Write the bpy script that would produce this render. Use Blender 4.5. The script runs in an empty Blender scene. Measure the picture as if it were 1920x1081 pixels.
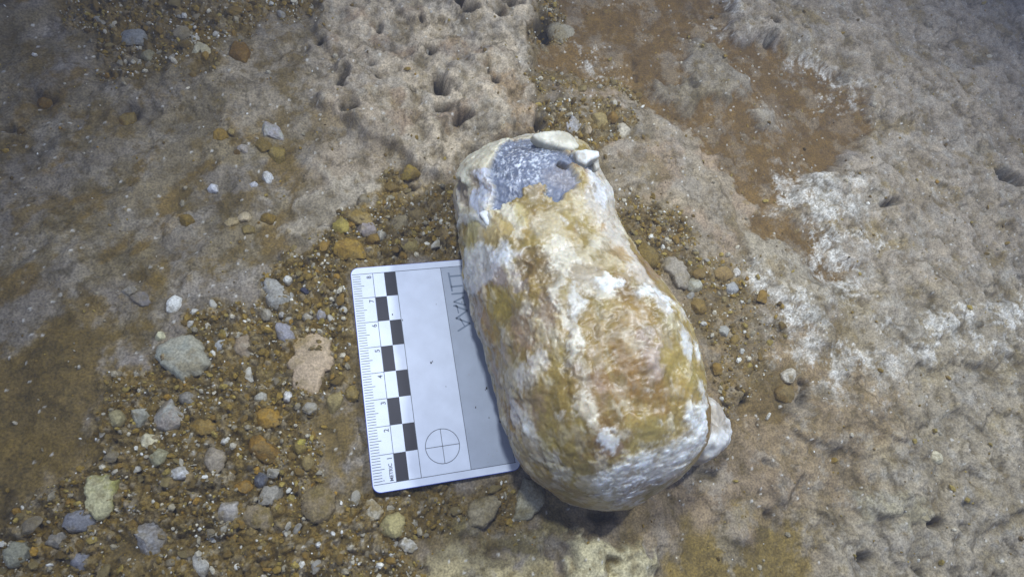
import bpy, math, random
import numpy as np
from mathutils import Vector, Matrix
from mathutils.bvhtree import BVHTree

# ------------------------------------------------------------------ units: the code works in cm, meshes are stored in metres
CM = 0.01
HAZE = 0.2
sc = bpy.context.scene
C = sc.collection
random.seed(7)
RNG = np.random.default_rng(11)

# ------------------------------------------------------------------ camera
a, b, c_, tx, ty, tz = -0.3505, 0.261, 0.0932, -4.89, -6.8988, -23.3552
def rotm(a, b, c):
    ca, sa, cb, sb, cc, s3 = math.cos(a), math.sin(a), math.cos(b), math.sin(b), math.cos(c), math.sin(c)
    X = np.array([[1, 0, 0], [0, ca, -sa], [0, sa, ca]]); Y = np.array([[cb, 0, sb], [0, 1, 0], [-sb, 0, cb]])
    Z = np.array([[cc, -s3, 0], [s3, cc, 0], [0, 0, 1]])
    return Z @ Y @ X
RM = rotm(a, b, c_)
CAM = -RM.T @ np.array([tx, ty, tz])           # cm
FPX = 960 / math.tan(math.radians(37.5))
cam_d = bpy.data.cameras.new('camera')
cam = bpy.data.objects.new('camera', cam_d); C.objects.link(cam)
M4 = Matrix(RM.T.tolist()).to_4x4(); M4.translation = Vector((CAM * CM).tolist())
cam.matrix_world = M4
cam_d.sensor_width = 36; cam_d.lens = 18 / math.tan(math.radians(37.5))
cam_d.clip_start = 0.01; cam_d.clip_end = 20
cam_d.dof.use_dof = True; cam_d.dof.focus_distance = 0.26; cam_d.dof.aperture_fstop = 40.0
sc.camera = cam

# ------------------------------------------------------------------ light: two dive lamps either side of the camera, faint ambient
w = bpy.data.worlds.new('World'); sc.world = w; w.use_nodes = True
bg = w.node_tree.nodes['Background']; bg.inputs[0].default_value = (0.50, 0.60, 1.0, 1); bg.inputs[1].default_value = 0.32
sc.view_settings.view_transform = 'Standard'; sc.view_settings.look = 'None'
sc.view_settings.exposure = 0.33; sc.view_settings.gamma = 1
def lamp(name, loc, target, power, radius, col, size=130, blend=1.0):
    l = bpy.data.lights.new(name, 'SPOT'); l.energy = power; l.shadow_soft_size = radius; l.color = col
    l.spot_size = math.radians(size); l.spot_blend = blend
    o = bpy.data.objects.new(name, l); C.objects.link(o)
    o.location = [v * CM for v in loc]
    d = Vector([(t - s) for s, t in zip(loc, target)])
    o.rotation_euler = d.to_track_quat('-Z', 'Y').to_euler()
lamp('dive_lamp', (32, 15, 40), (15, 3, 0), 5.0, 0.011, (0.87, 0.92, 1.0), 100)
lamp('dive_lamp', (-2, 15, 45), (9, 2, 0), 4.8, 0.02, (0.87, 0.92, 1.0), 68)

# ------------------------------------------------------------------ pixel -> place helpers (survey of the photograph)
def ray(px, py):
    d = RM.T @ np.array([(px - 960) / FPX, -(py - 540.5) / FPX, -1.0]); return d / np.linalg.norm(d)
def on_plane(px, py, z):
    d = ray(px, py); t = (z - CAM[2]) / d[2]; return CAM + d * t
Z0 = -0.45
def G(px, py, z=Z0):
    p = on_plane(px, py, z); return p[0], p[1]
def Gpoly(pts, z=Z0): return np.array([G(x, y, z) for x, y in pts])

# ------------------------------------------------------------------ numpy noise
def _h(ix, iy, iz, seed):
    n = (ix.astype(np.int64) * 73856093) ^ (iy.astype(np.int64) * 19349663) ^ (iz.astype(np.int64) * 83492791) ^ np.int64(seed * 2654435)
    n = (n ^ (n >> 13)) * np.int64(1274126177) & np.int64(0x7fffffffffff)
    n = (n ^ (n >> 16)) * np.int64(668265263) & np.int64(0x7fffffffffff)
    n = n ^ (n >> 15)
    return (n & 0xffffff).astype(np.float64) / 0xffffff
def noise2(x, y, seed=0):
    ix = np.floor(x); iy = np.floor(y); fx = x - ix; fy = y - iy
    ux = fx * fx * fx * (fx * (fx * 6 - 15) + 10); uy = fy * fy * fy * (fy * (fy * 6 - 15) + 10)
    z = np.zeros_like(ix)
    def g(dx, dy):
        an = _h(ix + dx, iy + dy, z, seed) * 2 * np.pi
        return np.cos(an) * (fx - dx) + np.sin(an) * (fy - dy)
    n0 = g(0, 0) * (1 - ux) + g(1, 0) * ux; n1 = g(0, 1) * (1 - ux) + g(1, 1) * ux
    return (n0 * (1 - uy) + n1 * uy) * 1.5
def fbm(x, y, s, o=4, seed=0, gain=.5):
    r = 0; am = 1; t = 0
    for i in range(o):
        r = r + am * noise2(x / s + 17.3 * i, y / s - 9.1 * i, seed + i); t += am; am *= gain; s *= .5
    return r / t * 1.3
def noise3(x, y, z, seed=0):
    ix = np.floor(x); iy = np.floor(y); iz = np.floor(z); f = [x - ix, y - iy, z - iz]
    u = [t * t * (3 - 2 * t) for t in f]; r = 0
    for dx in (0, 1):
        for dy in (0, 1):
            for dz in (0, 1):
                r = r + _h(ix + dx, iy + dy, iz + dz, seed) * (u[0] if dx else 1 - u[0]) * (u[1] if dy else 1 - u[1]) * (u[2] if dz else 1 - u[2])
    return r * 2 - 1
def fbm3(P, s, o=4, seed=0, gain=.5):
    r = 0; am = 1; t = 0
    for i in range(o):
        r = r + am * noise3(P[..., 0] / s + 5.3 * i, P[..., 1] / s, P[..., 2] / s, seed + i); t += am; am *= gain; s *= .5
    return r / t
def worley(x, y, seed=0, jit=.95):
    ix = np.floor(x); iy = np.floor(y); z = np.zeros_like(ix)
    f1 = np.full(x.shape, 9.); f2 = np.full(x.shape, 9.); cid = np.zeros(x.shape)
    for dx in (-1, 0, 1):
        for dy in (-1, 0, 1):
            cx = ix + dx; cy = iy + dy
            px = cx + .5 + jit * (_h(cx, cy, z, seed) - .5); py = cy + .5 + jit * (_h(cx, cy, z, seed + 1) - .5)
            d = np.hypot(x - px, y - py); idn = _h(cx, cy, z, seed + 2)
            new = d < f1
            f2 = np.where(new, f1, np.minimum(f2, d)); cid = np.where(new, idn, cid); f1 = np.where(new, d, f1)
    return f1, f2, cid
def ss(x, e0, e1):
    t = np.clip((x - e0) / (e1 - e0), 0, 1); return t * t * (3 - 2 * t)
def sdpoly(x, y, P):
    d = np.full(x.shape, 1e9); ins = np.zeros(x.shape, bool); n = len(P)
    for i in range(n):
        ax, ay = P[i]; bx, by = P[(i + 1) % n]; ex, ey = bx - ax, by - ay
        wx, wy = x - ax, y - ay
        t = np.clip((wx * ex + wy * ey) / (ex * ex + ey * ey + 1e-12), 0, 1)
        d = np.minimum(d, (wx - ex * t) ** 2 + (wy - ey * t) ** 2)
        c = (ay > y) != (by > y)
        ins ^= c & (x < (bx - ax) * (y - ay) / ((by - ay) if abs(by - ay) > 1e-9 else 1e-9) + ax)
    return np.where(ins, 1, -1) * np.sqrt(d)
def lin(c):
    c = np.array(c, float) / 255
    br = min(1, max(0, (c[0] - c[2]) / max(c[0], .01) - .30) / .22)
    l = np.where(c <= .04045, c / 12.92, ((c + .055) / 1.055) ** 2.4)
    l = l * .95 + .05 * float(l @ np.array([.2126, .7152, .0722]))
    return l * (np.array([.97, .985, .92]) * (1 - br) + np.array([.88, 1.02, .66]) * br)

# ------------------------------------------------------------------ materials
def nn(nt, t, **k):
    n = nt.nodes.new(t)
    for a_, v in k.items(): setattr(n, a_, v)
    return n
def mat_attr(name, rough=.75, spec=.35, bump=.4, bscale=900, sss=0, gamma=1.0, grain=.25, gscale=1500, coat=0):
    m = bpy.data.materials.new(name); m.use_nodes = True; nt = m.node_tree
    bs = nt.nodes['Principled BSDF']
    at = nn(nt, 'ShaderNodeAttribute', attribute_name='Col')
    tc = nn(nt, 'ShaderNodeTexCoord')
    n1 = nn(nt, 'ShaderNodeTexNoise'); n1.inputs['Scale'].default_value = gscale; n1.inputs['Detail'].default_value = 5
    nt.links.new(tc.outputs['Object'], n1.inputs['Vector'])
    mr = nn(nt, 'ShaderNodeMapRange'); mr.inputs[1].default_value = .3; mr.inputs[2].default_value = .7
    mr.inputs[3].default_value = 1 - grain; mr.inputs[4].default_value = 1 + grain
    nt.links.new(n1.outputs['Fac'], mr.inputs[0])
    vm = nn(nt, 'ShaderNodeVectorMath', operation='SCALE')
    nt.links.new(at.outputs['Color'], vm.inputs[0]); nt.links.new(mr.outputs[0], vm.inputs['Scale'])
    nt.links.new(vm.outputs[0], bs.inputs['Base Color'])
    n2 = nn(nt, 'ShaderNodeTexNoise'); n2.inputs['Scale'].default_value = bscale; n2.inputs['Detail'].default_value = 6; n2.inputs['Roughness'].default_value = .65
    nt.links.new(tc.outputs['Object'], n2.inputs['Vector'])
    bp = nn(nt, 'ShaderNodeBump'); bp.inputs['Strength'].default_value = bump; bp.inputs['Distance'].default_value = .0004
    nt.links.new(n2.outputs['Fac'], bp.inputs['Height']); nt.links.new(bp.outputs[0], bs.inputs['Normal'])
    r2 = nn(nt, 'ShaderNodeMapRange'); r2.inputs[1].default_value = .3; r2.inputs[2].default_value = .7
    r2.inputs[3].default_value = rough - .12; r2.inputs[4].default_value = min(1, rough + .12)
    nt.links.new(n2.outputs['Fac'], r2.inputs[0]); nt.links.new(r2.outputs[0], bs.inputs['Roughness'])
    bs.inputs['Specular IOR Level'].default_value = spec
    if sss:
        bs.inputs['Subsurface Weight'].default_value = sss; bs.inputs['Subsurface Radius'].default_value = (1, .7, .4); bs.inputs['Subsurface Scale'].default_value = .004
    if coat:
        bs.inputs['Coat Weight'].default_value = coat; bs.inputs['Coat Roughness'].default_value = .3
    return m
def mat_plain(name, col, rough=.4, spec=.5, speck=0):
    m = bpy.data.materials.new(name); m.use_nodes = True; nt = m.node_tree; bs = nt.nodes['Principled BSDF']
    bs.inputs['Roughness'].default_value = rough; bs.inputs['Specular IOR Level'].default_value = spec
    tc = nn(nt, 'ShaderNodeTexCoord'); n1 = nn(nt, 'ShaderNodeTexNoise'); n1.inputs['Scale'].default_value = 120; n1.inputs['Detail'].default_value = 6
    nt.links.new(tc.outputs['Object'], n1.inputs['Vector'])
    rp = nn(nt, 'ShaderNodeValToRGB'); rp.color_ramp.elements[0].position = .3; rp.color_ramp.elements[1].position = .7
    rp.color_ramp.elements[0].color = (*[v * .86 for v in col], 1); rp.color_ramp.elements[1].color = (*col, 1)
    nt.links.new(n1.outputs['Fac'], rp.inputs[0])
    last = rp.outputs[0]
    if speck:
        n3 = nn(nt, 'ShaderNodeTexNoise'); n3.inputs['Scale'].default_value = 1500; n3.inputs['Detail'].default_value = 2
        nt.links.new(tc.outputs['Object'], n3.inputs['Vector'])
        r3 = nn(nt, 'ShaderNodeValToRGB'); r3.color_ramp.elements[0].position = speck; r3.color_ramp.elements[1].position = speck + .02
        nt.links.new(n3.outputs['Fac'], r3.inputs[0])
        mx = nn(nt, 'ShaderNodeMixRGB'); mx.inputs[2].default_value = (.3, .27, .22, 1)
        nt.links.new(r3.outputs[0], mx.inputs[0]); nt.links.new(last, mx.inputs[1]); last = mx.outputs[0]
    nt.links.new(last, bs.inputs['Base Color'])
    return m
M_GROUND = mat_attr('ground_crust', rough=.78, spec=.3, bump=1.0, bscale=900, grain=.42, gscale=1300)
M_PEB = mat_attr('pebble_stone', rough=.7, spec=.35, bump=.9, bscale=1100, grain=.32, gscale=1300)
M_ROCK = mat_attr('mineral_crust', rough=.40, spec=.5, bump=.5, bscale=800, sss=.45, grain=.12, gscale=900, coat=.25)
M_CHIP = mat_attr('shell_crust', rough=.45, spec=.5, bump=.3, bscale=500, sss=.3, grain=.06, gscale=500)
M_WHITE = mat_plain('white_plastic', (.73, .81, .92), .38, .45)
M_GREY = mat_plain('grey_print', (.40, .46, .54), .42, .45, speck=.72)
M_INK = mat_plain('black_ink', (.012, .012, .022), .45, .3)
M_LINE = mat_plain('line_ink', (.09, .11, .14), .45, .3)
M_LOGO = mat_plain('logo_ink', (.19, .24, .31), .45, .3)
M_RIM = mat_plain('blue_fringe_rim', (.03, .08, .5), .4, .5)  # blue lens fringe put into the rim colour

# ------------------------------------------------------------------ mesh helpers
def grid_faces(nu, nv, wrap=False):
    i = np.arange(nu - 1)[:, None]; j = np.arange(nv if wrap else nv - 1)[None, :]; j2 = (j + 1) % nv
    f = np.stack([i * nv + j + 0 * i, (i + 1) * nv + j, (i + 1) * nv + j2, i * nv + j2], -1)
    return f.reshape(-1, 4)
def mesh_np(name, V, F, mat, col=None, smooth=True):
    """V in cm"""
    me = bpy.data.meshes.new(name); nf, k = F.shape
    me.vertices.add(len(V)); me.vertices.foreach_set('co', (V * CM).astype(np.float32).ravel())
    me.loops.add(nf * k); me.loops.foreach_set('vertex_index', F.astype(np.int32).ravel())
    me.polygons.add(nf); me.polygons.foreach_set('loop_start', np.arange(0, nf * k, k, dtype=np.int32))
    me.update(calc_edges=True)
    me.polygons.foreach_set('use_smooth', np.full(nf, smooth))
    if col is not None:
        ca = me.color_attributes.new('Col', 'FLOAT_COLOR', 'POINT')
        ca.data.foreach_set('color', np.concatenate([np.clip(col, 0.002, 1), np.ones((len(V), 1))], 1).astype(np.float32).ravel())
    me.materials.append(mat)
    return me
def link(name, me, parent=None, loc=None):
    o = bpy.data.objects.new(name, me); C.objects.link(o)
    if loc is not None: o.location = [v * CM for v in loc]
    if parent: o.parent = parent
    return o
def tag(o, label=None, cat=None, group=None, kind=None):
    if label: o['label'] = label
    if cat: o['category'] = cat
    if group: o['group'] = group
    if kind: o['kind'] = kind
    return o

# ------------------------------------------------------------------ the ground
def axis(lo, hi, step, far, n=26):
    core = np.arange(lo, hi, step); g = (np.linspace(0, 1, n)[1:] ** 1.8)
    return np.concatenate([(lo - g * (lo - far[0]))[::-1], core, core[-1] + g * (far[1] - core[-1])])
foot = [G(x, y) for x, y in ((0, 0), (1920, 0), (0, 1081), (1920, 1081))]
xs0, xs1 = min(p[0] for p in foot) - 1, max(p[0] for p in foot) + 1
ys0, ys1 = min(p[1] for p in foot) - 1, max(p[1] for p in foot) + 1
print('FOOT', xs0, xs1, ys0, ys1)
gx = axis(xs0, xs1, .055, (-90, 100)); gy = axis(ys0, ys1, .055, (-80, 100))
X, Y = np.meshgrid(gx, gy, indexing='ij')

BROWN = lin((118, 84, 42)) ; OCHRE = lin((140, 104, 52)); TAUPE = lin((152, 137, 114)); PALE = lin((190, 174, 150)); GREYR = lin((166, 152, 132))
LAV = lin((142, 134, 128)); WHITE = lin((232, 229, 222)); SAND = lin((140, 115, 78)); DARK = lin((60, 46, 28)); CREAM = lin((205, 196, 168)); PINK = lin((176, 148, 122))

def mix(col, c, m): return col * (1 - m[..., None]) + np.asarray(c) * m[..., None]

def terrain(X, Y):
    # domain warp: edges of every region are ragged
    wx = fbm(X, Y, 2.6, 6, 1, .68) * 1.5; wy = fbm(X, Y, 2.6, 6, 21, .68) * 1.5
    Xw = X + wx; Yw = Y + wy
    n8 = fbm(X, Y, 9, 4, 40); n3 = fbm(X, Y, 3, 5, 50, .58); n1 = fbm(X, Y, 1.0, 5, 60, .6); nf = fbm(X, Y, .32, 3, 70, .6)
    H = n8 * .42 + n3 * .13
    col = np.empty(X.shape + (3,)); col[:] = TAUPE
    # broad colour fields
    col = mix(col, LAV, ss(fbm(X, Y, 5, 4, 80), -.1, .35) * .75)
    col = mix(col, SAND, ss(fbm(X + 40, Y, 3.5, 5, 90, .6), .0, .35) * .8)
    fb = fbm(X, Y, 1.5, 6, 37, .72)
    def P(pts, soft=.12, warp=1.0):
        warp = .45 + .55 * warp; d = sdpoly(X + wx * warp, Y + wy * warp, Gpoly(pts)); return ss(d + fb * (.75 + soft * .6), -soft - .08, soft + .14), d
    rough = np.full(X.shape, .035)
    # right: rough grey travertine
    m, d = P([(1340, -200), (2600, -200), (2600, 1300), (1510, 1300), (1530, 1000), (1400, 880), (1500, 760), (1640, 690), (1600, 540), (1480, 380), (1640, 260), (1560, 110), (1370, 60)], .35, 1.3)
    col = mix(col, GREYR * (1 + .12 * n1[..., None]), m * .9); H += .22 * m; rough += .05 * m; RIGHT = m
    col = mix(col, SAND * 1.1, m * ss(fbm(X, Y, 2.2, 5, 101, .65), .1, .4) * .75)
    mr, _ = P([(1600, 560), (2600, 450), (2600, 1300), (1480, 1300), (1530, 1000), (1300, 900), (1500, 780)], 1.2)
    col = mix(col, lin((172, 160, 134)), mr * .5); m9, _ = P([(1240, 560), (1450, 560), (1600, 640), (1700, 760), (1560, 960), (1300, 990), (1200, 900)], 1.2); col = mix(col, lin((150, 124, 94)), m9 * .75)
    # top centre: pale crust with holes
    m, d = P([(640, -120), (985, -120), (1000, 60), (1000, 255), (900, 300), (800, 330), (740, 290), (650, 250), (600, 190), (640, 110), (590, 60)], .12, .45)
    col = mix(col, PALE * (1 + .12 * n1[..., None]), m); H += .38 * m; rough += .08 * m; PALEM = m
    col = mix(col, lin((150, 126, 102)), m * ss(fbm(X, Y, 1.8, 4, 111), .12, .4) * .8)
    m, d = P([(560, 160), (660, 60), (760, 300), (860, 320), (870, 360), (720, 400), (640, 420), (560, 380), (540, 260)], .5)
    col = mix(col, lin((168, 152, 130)), m * .8); H += .15 * m
    # plateau right of the rock
    m, d = P([(1030, 175), (1110, 165), (1200, 185), (1290, 240), (1380, 330), (1425, 390), (1385, 410), (1390, 450), (1470, 500), (1390, 510), (1290, 500), (1230, 480), (1210, 400), (1130, 380), (1060, 260)], .07, .4)
    PL = m; 
    # brown silt channel
    mb, db = P([(1010, -120), (1350, -120), (1365, 60), (1480, 105), (1560, 120), (1630, 190), (1640, 255), (1570, 300), (1480, 350), (1490, 410), (1560, 470), (1605, 530), (1575, 545), (1500, 500), (1440, 470), (1390, 440), (1300, 260), (1200, 190), (1100, 150), (1005, 150)], .12, .7)
    isl, _ = P([(1275, 60), (1310, 45), (1350, 90), (1395, 150), (1395, 178), (1340, 190), (1270, 165), (1290, 120)], .1, .5)
    isl2, _ = P([(1410, 200), (1450, 195), (1455, 235), (1415, 240)], .15, .5)
    isl3, _ = P([(1240, 160), (1330, 175), (1300, 205), (1230, 185)], .15, .5)
    il = np.clip(isl + isl2 + .8 * isl3, 0, 1)
    mb = mb * (1 - il)
    col = mix(col, BROWN * (1 + .18 * n3[..., None]), mb * .95); H -= .32 * mb; rough = rough * (1 - .75 * mb); H += .06 * il
    col = mix(col, lin((146, 136, 118)) * (1 + .3 * n1[..., None]), il * .75)
    ci = ss(fbm(X + 90, Y, 2.0, 6, 310, .72), .07, .22); col = mix(col, lin((152, 138, 116)), mb * (1 - il) * ci * .45); H += .06 * mb * ci
    col = mix(col, lin((160, 146, 124)) * (1 + .1 * n1[..., None]), PL * .85); H += .18 * PL
    col = mix(col, lin((166, 138, 112)), PL * ss(fbm(X, Y, 2.0, 4, 121), .0, .4) * .5)
    # pale lobe below the channel
    m, _ = P([(1390, 420), (1500, 470), (1530, 520), (1555, 600), (1560, 640), (1500, 610), (1440, 540), (1390, 500)], .1, .5)
    col = mix(col, lin((168, 156, 134)), m); H += .25 * m
    # white mineral bloom
    spk = fbm(X, Y, 1.3, 6, 130, .85)
    for pts, s in (([(1440, 335), (1560, 335), (1630, 370), (1600, 400), (1540, 425), (1590, 480), (1620, 540), (1605, 585), (1565, 560), (1530, 470), (1480, 400)], .0),
                   ([(1385, 505), (1440, 520), (1520, 570), (1600, 640), (1680, 700), (1640, 730), (1500, 710), (1430, 620)], .05),
                   ([(1465, 90), (1510, 100), (1580, 130), (1590, 150), (1520, 130), (1480, 120)], .05), ([(1530, 165), (1590, 180), (1580, 200), (1550, 190)], .05),
                   ([(1640, 600), (1800, 560), (1990, 520), (1990, 660), (1800, 650), (1700, 690)], .16), ([(1560, 440), (1650, 440), (1660, 470), (1600, 480)], .1),
                   ([(1090, 105), (1150, 112), (1130, 128), (1095, 122)], .1), ([(1350, 5), (1390, 40), (1385, 65), (1360, 60)], .1)):
        m, d = P(pts, .8, 1.3); mm = m * ss(spk + m * .2, s - .02, s + .18) * (.45 + .55 * ss(fbm(X, Y, .22, 3, 133, .85), -.15, .1))
        col = mix(col, WHITE, mm * .95); H += .05 * mm
    m, _ = P([(1390, 640), (1500, 700), (1600, 690), (1560, 740), (1450, 740)], .6)
    col = mix(col, WHITE, m * ss(spk, .1, .3) * .7)
    # left side: smooth silty crust with terraces running up to the right
    LEFT, _ = P([(-700, -300), (620, -300), (600, 150), (560, 400), (600, 480), (480, 540), (280, 630), (100, 700), (-700, 900)], 1.0)
    ca, sa = math.cos(.75), math.sin(.75)
    U = X * ca + Y * sa; V_ = -X * sa + Y * ca
    tr = fbm(U * .55, V_ * 1.25, 3.2, 5, 140, .55) * 3.2
    st = np.floor(tr) + ss(tr - np.floor(tr), .0, .22)
    H += LEFT * (st * .15) * .8
    col = mix(col, lin((130, 116, 88)) * (1 + .1 * n1[..., None]), LEFT * .8)
    col = mix(col, lin((138, 130, 122)), LEFT * ss(fbm(U * .5, V_, 2.6, 4, 150), .0, .35) * .6)
    col = mix(col, lin((128, 96, 48)), LEFT * ss(fbm(U * .6, V_, 1.7, 5, 160, .6), .12, .36) * .8)
    rough -= LEFT * .012
    m, _ = P([(430, 90), (560, 60), (640, 120), (560, 180), (540, 250), (420, 220)], .6); col = mix(col, lin((165, 152, 132)), m * .7)
    m, _ = P([(110, 0), (620, -60), (600, 30), (480, 40), (380, 130), (300, 160), (180, 120)], .5); col = mix(col, lin((98, 74, 38)), m * .85); H -= .2 * m; TL = m
    m, _ = P([(590, 330), (740, 330), (720, 390), (640, 400), (600, 490), (560, 480), (530, 440), (570, 400)], .1, .5); col = mix(col, lin((174, 162, 142)), m * .9); H += .2 * m
    m, _ = P([(410, 480), (500, 470), (640, 520), (480, 590), (330, 640), (310, 600), (330, 540)], .5); col = mix(col, lin((146, 136, 124)), m * .8)
    # brown silt flats lower left
    m, _ = P([(-600, 690), (20, 650), (90, 600), (180, 600), (250, 570), (290, 500), (300, 540), (240, 620), (200, 680), (210, 740), (160, 800), (150, 880), (30, 960), (-600, 1100)], .3)
    silt = m; 
    m2, _ = P([(600, 770), (690, 730), (700, 900), (640, 900), (610, 850)], .4); silt = np.maximum(silt, m2)
    m2, _ = P([(620, 680), (670, 660), (690, 800), (640, 830)], .4); silt = np.maximum(silt, m2 * .8)
    m2, _ = P([(190, 1020), (260, 1040), (270, 1081), (180, 1081)], .4); silt = np.maximum(silt, m2)
    col = mix(col, lin((120, 92, 48)) * (1 + .25 * n3[..., None]), silt * .9); rough *= (1 - .1 * silt); H -= .1 * silt
    m, _ = P([(1230, 985), (1330, 950), (1480, 985), (1530, 1010), (1505, 1120), (1500, 1300), (1200, 1300), (1240, 1060)], .3)
    col = mix(col, lin((140, 110, 60)) * (1 + .12 * n3[..., None]), m * .92); H -= .18 * m; rough *= (1 - .6 * m)
    m, _ = P([(1230, 870), (1400, 850), (1520, 900), (1480, 980), (1330, 960), (1230, 985), (1140, 960)], .5)
    col = mix(col, lin((150, 130, 104)), m * .9)
    m, _ = P([(1340, 700), (1500, 700), (1510, 760), (1420, 800), (1380, 790)], .3); col = mix(col, lin((124, 94, 56)), m * .8); H -= .1 * m
    # gravel beds (low, filled with clods)
    gm, _ = P([(-500, 940), (0, 960), (150, 850), (190, 730), (280, 650), (350, 610), (470, 560), (490, 500), (560, 480), (600, 470), (640, 400), (740, 330), (880, 340), (880, 500), (660, 520), (690, 700), (640, 760), (610, 860), (640, 940), (720, 930), (980, 900), (1010, 960), (870, 1000), (780, 990), (760, 1080), (760, 1300), (-500, 1300)], .25)
    gm = gm * (1 - silt)
    gr, _ = P([(1200, 500), (1280, 520), (1400, 500), (1440, 600), (1450, 700), (1360, 770), (1320, 640), (1260, 560)], .3)
    gh, _ = P([(1120, 370), (1200, 380), (1290, 420), (1310, 490), (1240, 530), (1180, 470)], .25)
    gt, _ = P([(1000, 200), (1060, 205), (1180, 200), (1190, 262), (1120, 280), (1010, 262)], .15)
    gl, _ = P([(1000, 120), (1080, 130), (1170, 140), (1200, 170), (1080, 180), (1010, 190)], .2)
    ge, _ = P([(1000, -60), (1050, -20), (1060, 70), (1020, 80), (1000, 60)], .12, .3)  # low strip beside the scarp, carries the scarp's painted shadow
    GR = np.clip(gm + gr * .6 + gh * .8 + gt + TL * .8 + gl * .6 + ge, 0, 1)
    H -= .12 * gm + .22 * gh + .15 * gr + .1 * gt + .3 * ge
    bc = lin((128, 98, 44)); col = mix(col, bc, gm * .85); col = mix(col, lin((112, 82, 48)), gh * .8); col = mix(col, lin((128, 104, 78)), gr * .7)
    col = mix(col, lin((122, 92, 50)), np.clip(gt + gl, 0, 1) * .8); col = mix(col, lin((62, 52, 44)), ge * .8)  # ge: scarp shadow put into the ground colour
    # cloddy relief from cells
    for s, am, sd in ((.62, .30, 200), (.3, .22, 210), (.16, .12, 220)):
        f1, f2, cid = worley(X / s + wx * .6, Y / s + wy * .6, sd)
        if s < .2: on2 = fbm(X, Y, .12, 3, 371, .8); H += GR * on2 * .045
        dome = np.clip(ss(f2 - f1, 0, .45), 0, 1) * (.35 + .65 * cid)
        on = GR * (.6 + .4 * (cid > .3))
        H += am * dome * on
        k = (cid[..., None] - .5)
        tint = np.where(cid[..., None] > .86, lin((176, 164, 142)), np.where(cid[..., None] > .6, lin((140, 118, 82)), np.where(cid[..., None] > .3, lin((138, 104, 50)), lin((112, 84, 46)))))
        col = col * (1 - (on * .5)[..., None]) + tint * (on * .5)[..., None]
    # sparse clods over every brownish place
    f1, f2, cid = worley(X / .42 + wx * .5, Y / .42 + wy * .5, 240)
    on = (cid > .74) * ss(.32 - f1, 0, .12) * (1 - PALEM) * ss(fbm(X, Y, 3, 3, 250), -.1, .2)
    H += .1 * on; col = mix(col, lin((135, 105, 62)), on * .5)
    # bottom crust lumps
    for pts, hh, cc in (([(1035, 1060), (1055, 1020), (1110, 1000), (1185, 1003), (1218, 1040), (1225, 1081), (1200, 1200), (1040, 1200)], .8, lin((204, 194, 156))),
                        ([(770, 1040), (800, 1012), (850, 1010), (900, 1040), (1010, 1035), (1030, 1060), (1020, 1200), (760, 1200)], .35, lin((168, 154, 116))),
                        ([(820, 1000), (880, 985), (960, 1000), (1040, 985), (1060, 1010), (960, 1030), (860, 1025)], .3, lin((134, 118, 82))),
                        ([(1560, 900), (1640, 930), (1750, 960), (1700, 1000), (1600, 960)], .3, lin((176, 166, 138))),
                        ([(1040, 985), (1130, 985), (1200, 1000), (1100, 1010)], .2, lin((160, 140, 108)))):
        m, d = P(pts, .12, .6)
        knob = worley(X / .55 + wx, Y / .55 + wy, 260)
        H += hh * m * (.75 + .35 * (1 - knob[0])); col = mix(col, cc * (1 + .15 * n1[..., None]), m * .92)
    m, _ = P([(1130, 1040), (1165, 1040), (1160, 1070), (1140, 1075)], .12, .5); H -= .4 * m; col = mix(col, lin((120, 100, 66)), m)
    # scarp left|right at the top: upright pale block
    m, _ = P([(925, 150), (960, 150), (1000, 210), (1000, 262), (955, 250), (935, 190)], .1, .3); col = mix(col, lin((168, 136, 104)), m * .8); H += .12 * m
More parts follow.
